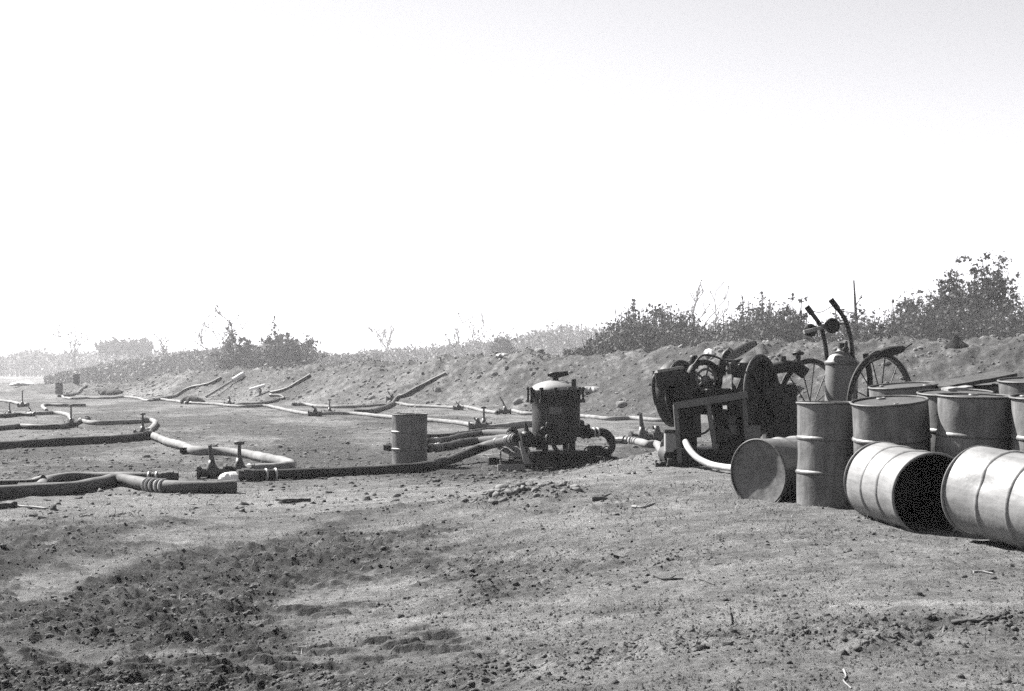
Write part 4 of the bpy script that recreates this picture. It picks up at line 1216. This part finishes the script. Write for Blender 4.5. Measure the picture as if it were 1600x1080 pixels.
# ------------------------------------------------------------------ odds and ends on berm and ground
def stick(name, label, cat, pts, r, material, group='sticks and scraps on the dirt'):
    P = [Vector((g.x, g.y, g.z)) for g in [G(a, b) for a, b in pts]]
    P = [Vector((p.x, p.y, tz(p.x, p.y, True) + r * .9)) for p in P]
    root = thing(name, label, cat, P[0], group)
    loc = smooth_path([q - P[0] for q in P], .05)
    n = len(loc)
    MB().tube(loc, [r * (1.1 - .5 * i / n) * (1 + .12 * math.sin(i * 2.1)) for i in range(n)], 7).build('stem', material, root)
    if len(loc) > 4:
        k = n // 2
        MB().tube([loc[k], loc[k] + (loc[k + 1] - loc[k]).normalized() * r * 5 + Vector((0, r * 2, r * 2.2))], [r * .6, r * .3], 5).build('twig', material, root)
    return root
stick('stick', 'curved dark stick bowed on the dirt left of the drums', 'stick', [(1022, 906), (1035, 909), (1050, 910), (1067, 906)], .009, M_WOOD)
stick('stick', 'straight dark stick near the lower right corner', 'stick', [(1488, 974), (1510, 976), (1540, 976), (1562, 972)], .010, M_WOOD)
stick('stick', 'pale thin stick below the nearest lying drum', 'stick', [(1521, 896), (1535, 898), (1552, 900)], .007, M_WOODP)
stick('stick', 'short dark stick lying beyond the dirt heap', 'stick', [(925, 787), (938, 785), (950, 784)], .020, M_WOOD)
stick('stick', 'slim stick right of the short dark stick', 'stick', [(988, 792), (1005, 792), (1024, 790)], .012, M_WOODP)
stick('stick', 'tiny forked twig right of the dirt heap', 'stick', [(960, 880), (972, 873), (984, 872)], .008, M_WOOD)
stick('stick', 'thin twig leaning on loose dirt below the dished drum', 'stick', [(1092, 904), (1105, 910), (1117, 917)], .006, M_WOOD)
stick('stick', 'bent pale straw stalk at the bottom right', 'stick', [(1318, 1048), (1322, 1058), (1318, 1066), (1330, 1074)], .004, M_WOODP)
stick('stick', 'upright dark twig on the dirt between heap and drums', 'stick', [(1139, 950), (1141, 965), (1143, 980)], .006, M_WOOD)
plank('plank', 'flat dark board half buried in front of the long hose', 'board', G(436, 786) + Vector((0, 0, .03)), G(480, 783) + Vector((0, 0, .02)), .16, .03, M_WOOD)
plank('plank', 'short dark board at the left edge below the hoses', 'board', G(-12, 797) + Vector((0, 0, .035)), G(22, 793) + Vector((0, 0, .035)), .10, .06, M_WOOD)
plank('plank', 'pale sunlit board beside the left edge board', 'board', G(24, 793) + Vector((0, 0, .02)), G(70, 797) + Vector((0, 0, .012)), .05, .02, M_WOODP)
plank('wooden_block', 'small dark block beside the pale winding hose', 'wood block', G(288, 709) + Vector((0, 0, .05)), G(302, 707) + Vector((0, 0, .05)), .18, .1, M_LOG)
plank('wooden_block', 'small dark block at the left foot of the lone drum', 'wood block', G(606, 704) + Vector((0, 0, .05)), G(613, 703) + Vector((0, 0, .05)), .2, .12, M_LOG)

def rock(name, label, cat, px, py, size, material, seed, peak=False):
    g = G(px, py)
    rr = random.Random(seed)
    root = thing(name, label, cat, g)
    prof = [(1e-4, -.2), (.9, -.1), (1.0, .2), (.93, .5), (.75, .75), (.45, .93), (1e-4, 1.0)] if not peak else [(1e-4, -.2), (1.1, -.1), (.9, .12), (.62, .35), (.34, .62), (.10, 1.0), (1e-4, 1.1)]
    ph = [rr.uniform(0, 6) for _ in range(4)]
    fn = lambda a, r, z: (r * (1 + .22 * math.sin(2 * a + ph[0]) + .14 * math.sin(3 * a + ph[1] + 3 * z) + .08 * math.sin(7 * a + ph[2])), z + .08 * math.sin(2 * a + ph[3]) * r)
    m = MB(); m.lathe([(r * size[0], z * size[2]) for r, z in prof], 18, fn=lambda a, r, z: fn(a, r, z), smooth=False)
    m.build('mass', material, root)
    return root
rock('clod_boulder', 'dark pointed lump on the berm crest behind the drums', 'lump', 1494, 541, (.32, .3, .34), M_LOG, 3, True)
rock('pale_sack', 'pale sack on the berm crest above the left reel', 'sack', 1108, 556, (.22, .2, .26), M_WHITE, 5)
rock('clod_boulder', 'grey mound of earth on the berm crest under the middle thicket', 'lump', 1034, 545, (.6, .5, .5), M_CLOD, 6)
rock('clod_boulder', 'dark bundle lying on the hose at the berm foot', 'lump', 300, 631, (.6, .4, .4), M_LOG, 9)
rock('clod_boulder', 'low dark mound on the berm foot at the far left', 'lump', 172, 617, (.9, .6, .45), M_LOG, 10)
rock('pale_rock', 'pale rock on the berm crest left of the filter tank', 'rock', 786, 560, (.3, .3, .16), M_PALEBOX, 11)
rock('pale_rock', 'pale rock on the berm slope right of the filter tank', 'rock', 925, 612, (.35, .3, .22), M_PALEBOX, 12)
rock('pale_rock', 'white rubbish heap on the far left flat', 'rubbish', 36, 602, (.9, .8, .3), M_WHITE, 13)
rock('pale_sack', 'small white sack by the twin valves', 'sack', 361, 752, (.14, .1, .13), M_WHITE, 14)

def log_on_berm():
    a, b = at(1133, 561, 44), at(1180, 536, 44.5)
    root = thing('charred_log', 'thick dark log tilted on the berm above the pump', 'log', a)
    m = MB(); d = b - a
    m.tube([Vector((-.15, 0, -.12)), d * .3, d * .7 + Vector((0, 0, .02)), d], [.13, .17, .16, .11], 12); m.build('trunk', M_LOG, root)
    m = MB(); m.tube([d * .35, d * .2 + Vector((-.1, -.05, .28))], [.06, .025], 8); m.build('branch_stub', M_LOG, root)
log_on_berm()

def berm_pole(name, label, cat, a, b, r, material, tip=None):
    A, B = G(*a), G(*b)
    root = thing(name, label, cat, A, None)
    d = B - A; up = Vector((0, 0, r * 1.6))
    P = [up * .5, d * .5 + up, d + up * 1.5]
    MB().tube(P, [r * 1.1, r, r * .85], 8).build('shaft', material, root)
    if tip is not None:
        MB().tube([d * .74 + up * 1.4, d * 1.04 + up * 1.7], r * tip, 8).build('white_sleeve', M_WHITE, root)
berm_pole('marker_pole', 'pole with a white sleeved end lying up the berm', 'pole', (322, 622), (378, 591), .07, M_HOSEP, 2.0)
berm_pole('dead_branch', 'bare pale branch leaning at the berm crest', 'branch', (484, 590), (506, 566), .06, M_HOSEP)
def white_tee():
    g = G(402, 618)
    root = thing('tee_fitting', 'white cross-shaped pipe tee at the berm foot', 'pipe fitting', g)
    m = MB(); m.tube([(-.42, 0, .30), (.42, .1, .55)], .09, 12); m.build('cross_tube', M_WHITE, root)
    m = MB(); m.tube([(0, .02, .42), (.05, 0, .10)], .09, 12); m.build('branch_tube', M_WHITE, root)
    m = MB(); m.tube([(.16, 0, .0), (.20, 0, .28), (.12, 0, .4)], .06, 8); m.build('support_leg', M_STEEL, root)
white_tee()
def stump():
    g = G(664, 556)
    root = thing('tree_stump', 'dark forked stump on the berm crest above the lone drum', 'stump', g)
    m = MB(); m.tube([(0, 0, -.2), (.02, 0, .3), (-.03, 0, .75)], [.10, .08, .04], 8); m.build('stem', M_LOG, root)
    for e in ((.35, 0, .42), (.28, 0, .62), (-.2, 0, .4)):
        m = MB(); m.tube([(0, 0, .18), Vector(e) * .6, e], [.05, .035, .012], 6); m.build('branch', M_LOG, root)
stump()

# ------------------------------------------------------------------ dusty air
def haze():
    m = bpy.data.materials.new('dusty_air'); m.use_nodes = True
    N, L = m.node_tree.nodes, m.node_tree.links
    N.remove(N['Principled BSDF'])
    v = N.new('ShaderNodeVolumePrincipled')
    v.inputs['Color'].default_value = (.97, .965, .985, 1)
    v.inputs['Density'].default_value = 0.0006
    v.inputs['Anisotropy'].default_value = 0.1
    L.new(v.outputs[0], N['Material Output'].inputs['Volume'])
    mb = MB(); X, z0, z1 = 3200, -6.0, 16.0
    vs = [(x, y, z) for x in (-X, X) for y in (-X, X) for z in (z0, z1)]
    mb.add(vs, [(0, 1, 3, 2), (4, 6, 7, 5), (0, 4, 5, 1), (2, 3, 7, 6), (0, 2, 6, 4), (1, 5, 7, 3)])
    o = mb.build('haze', m)
    return tag(o, 'pale dusty haze over the whole dirt field', 'haze', kind='stuff')
haze()
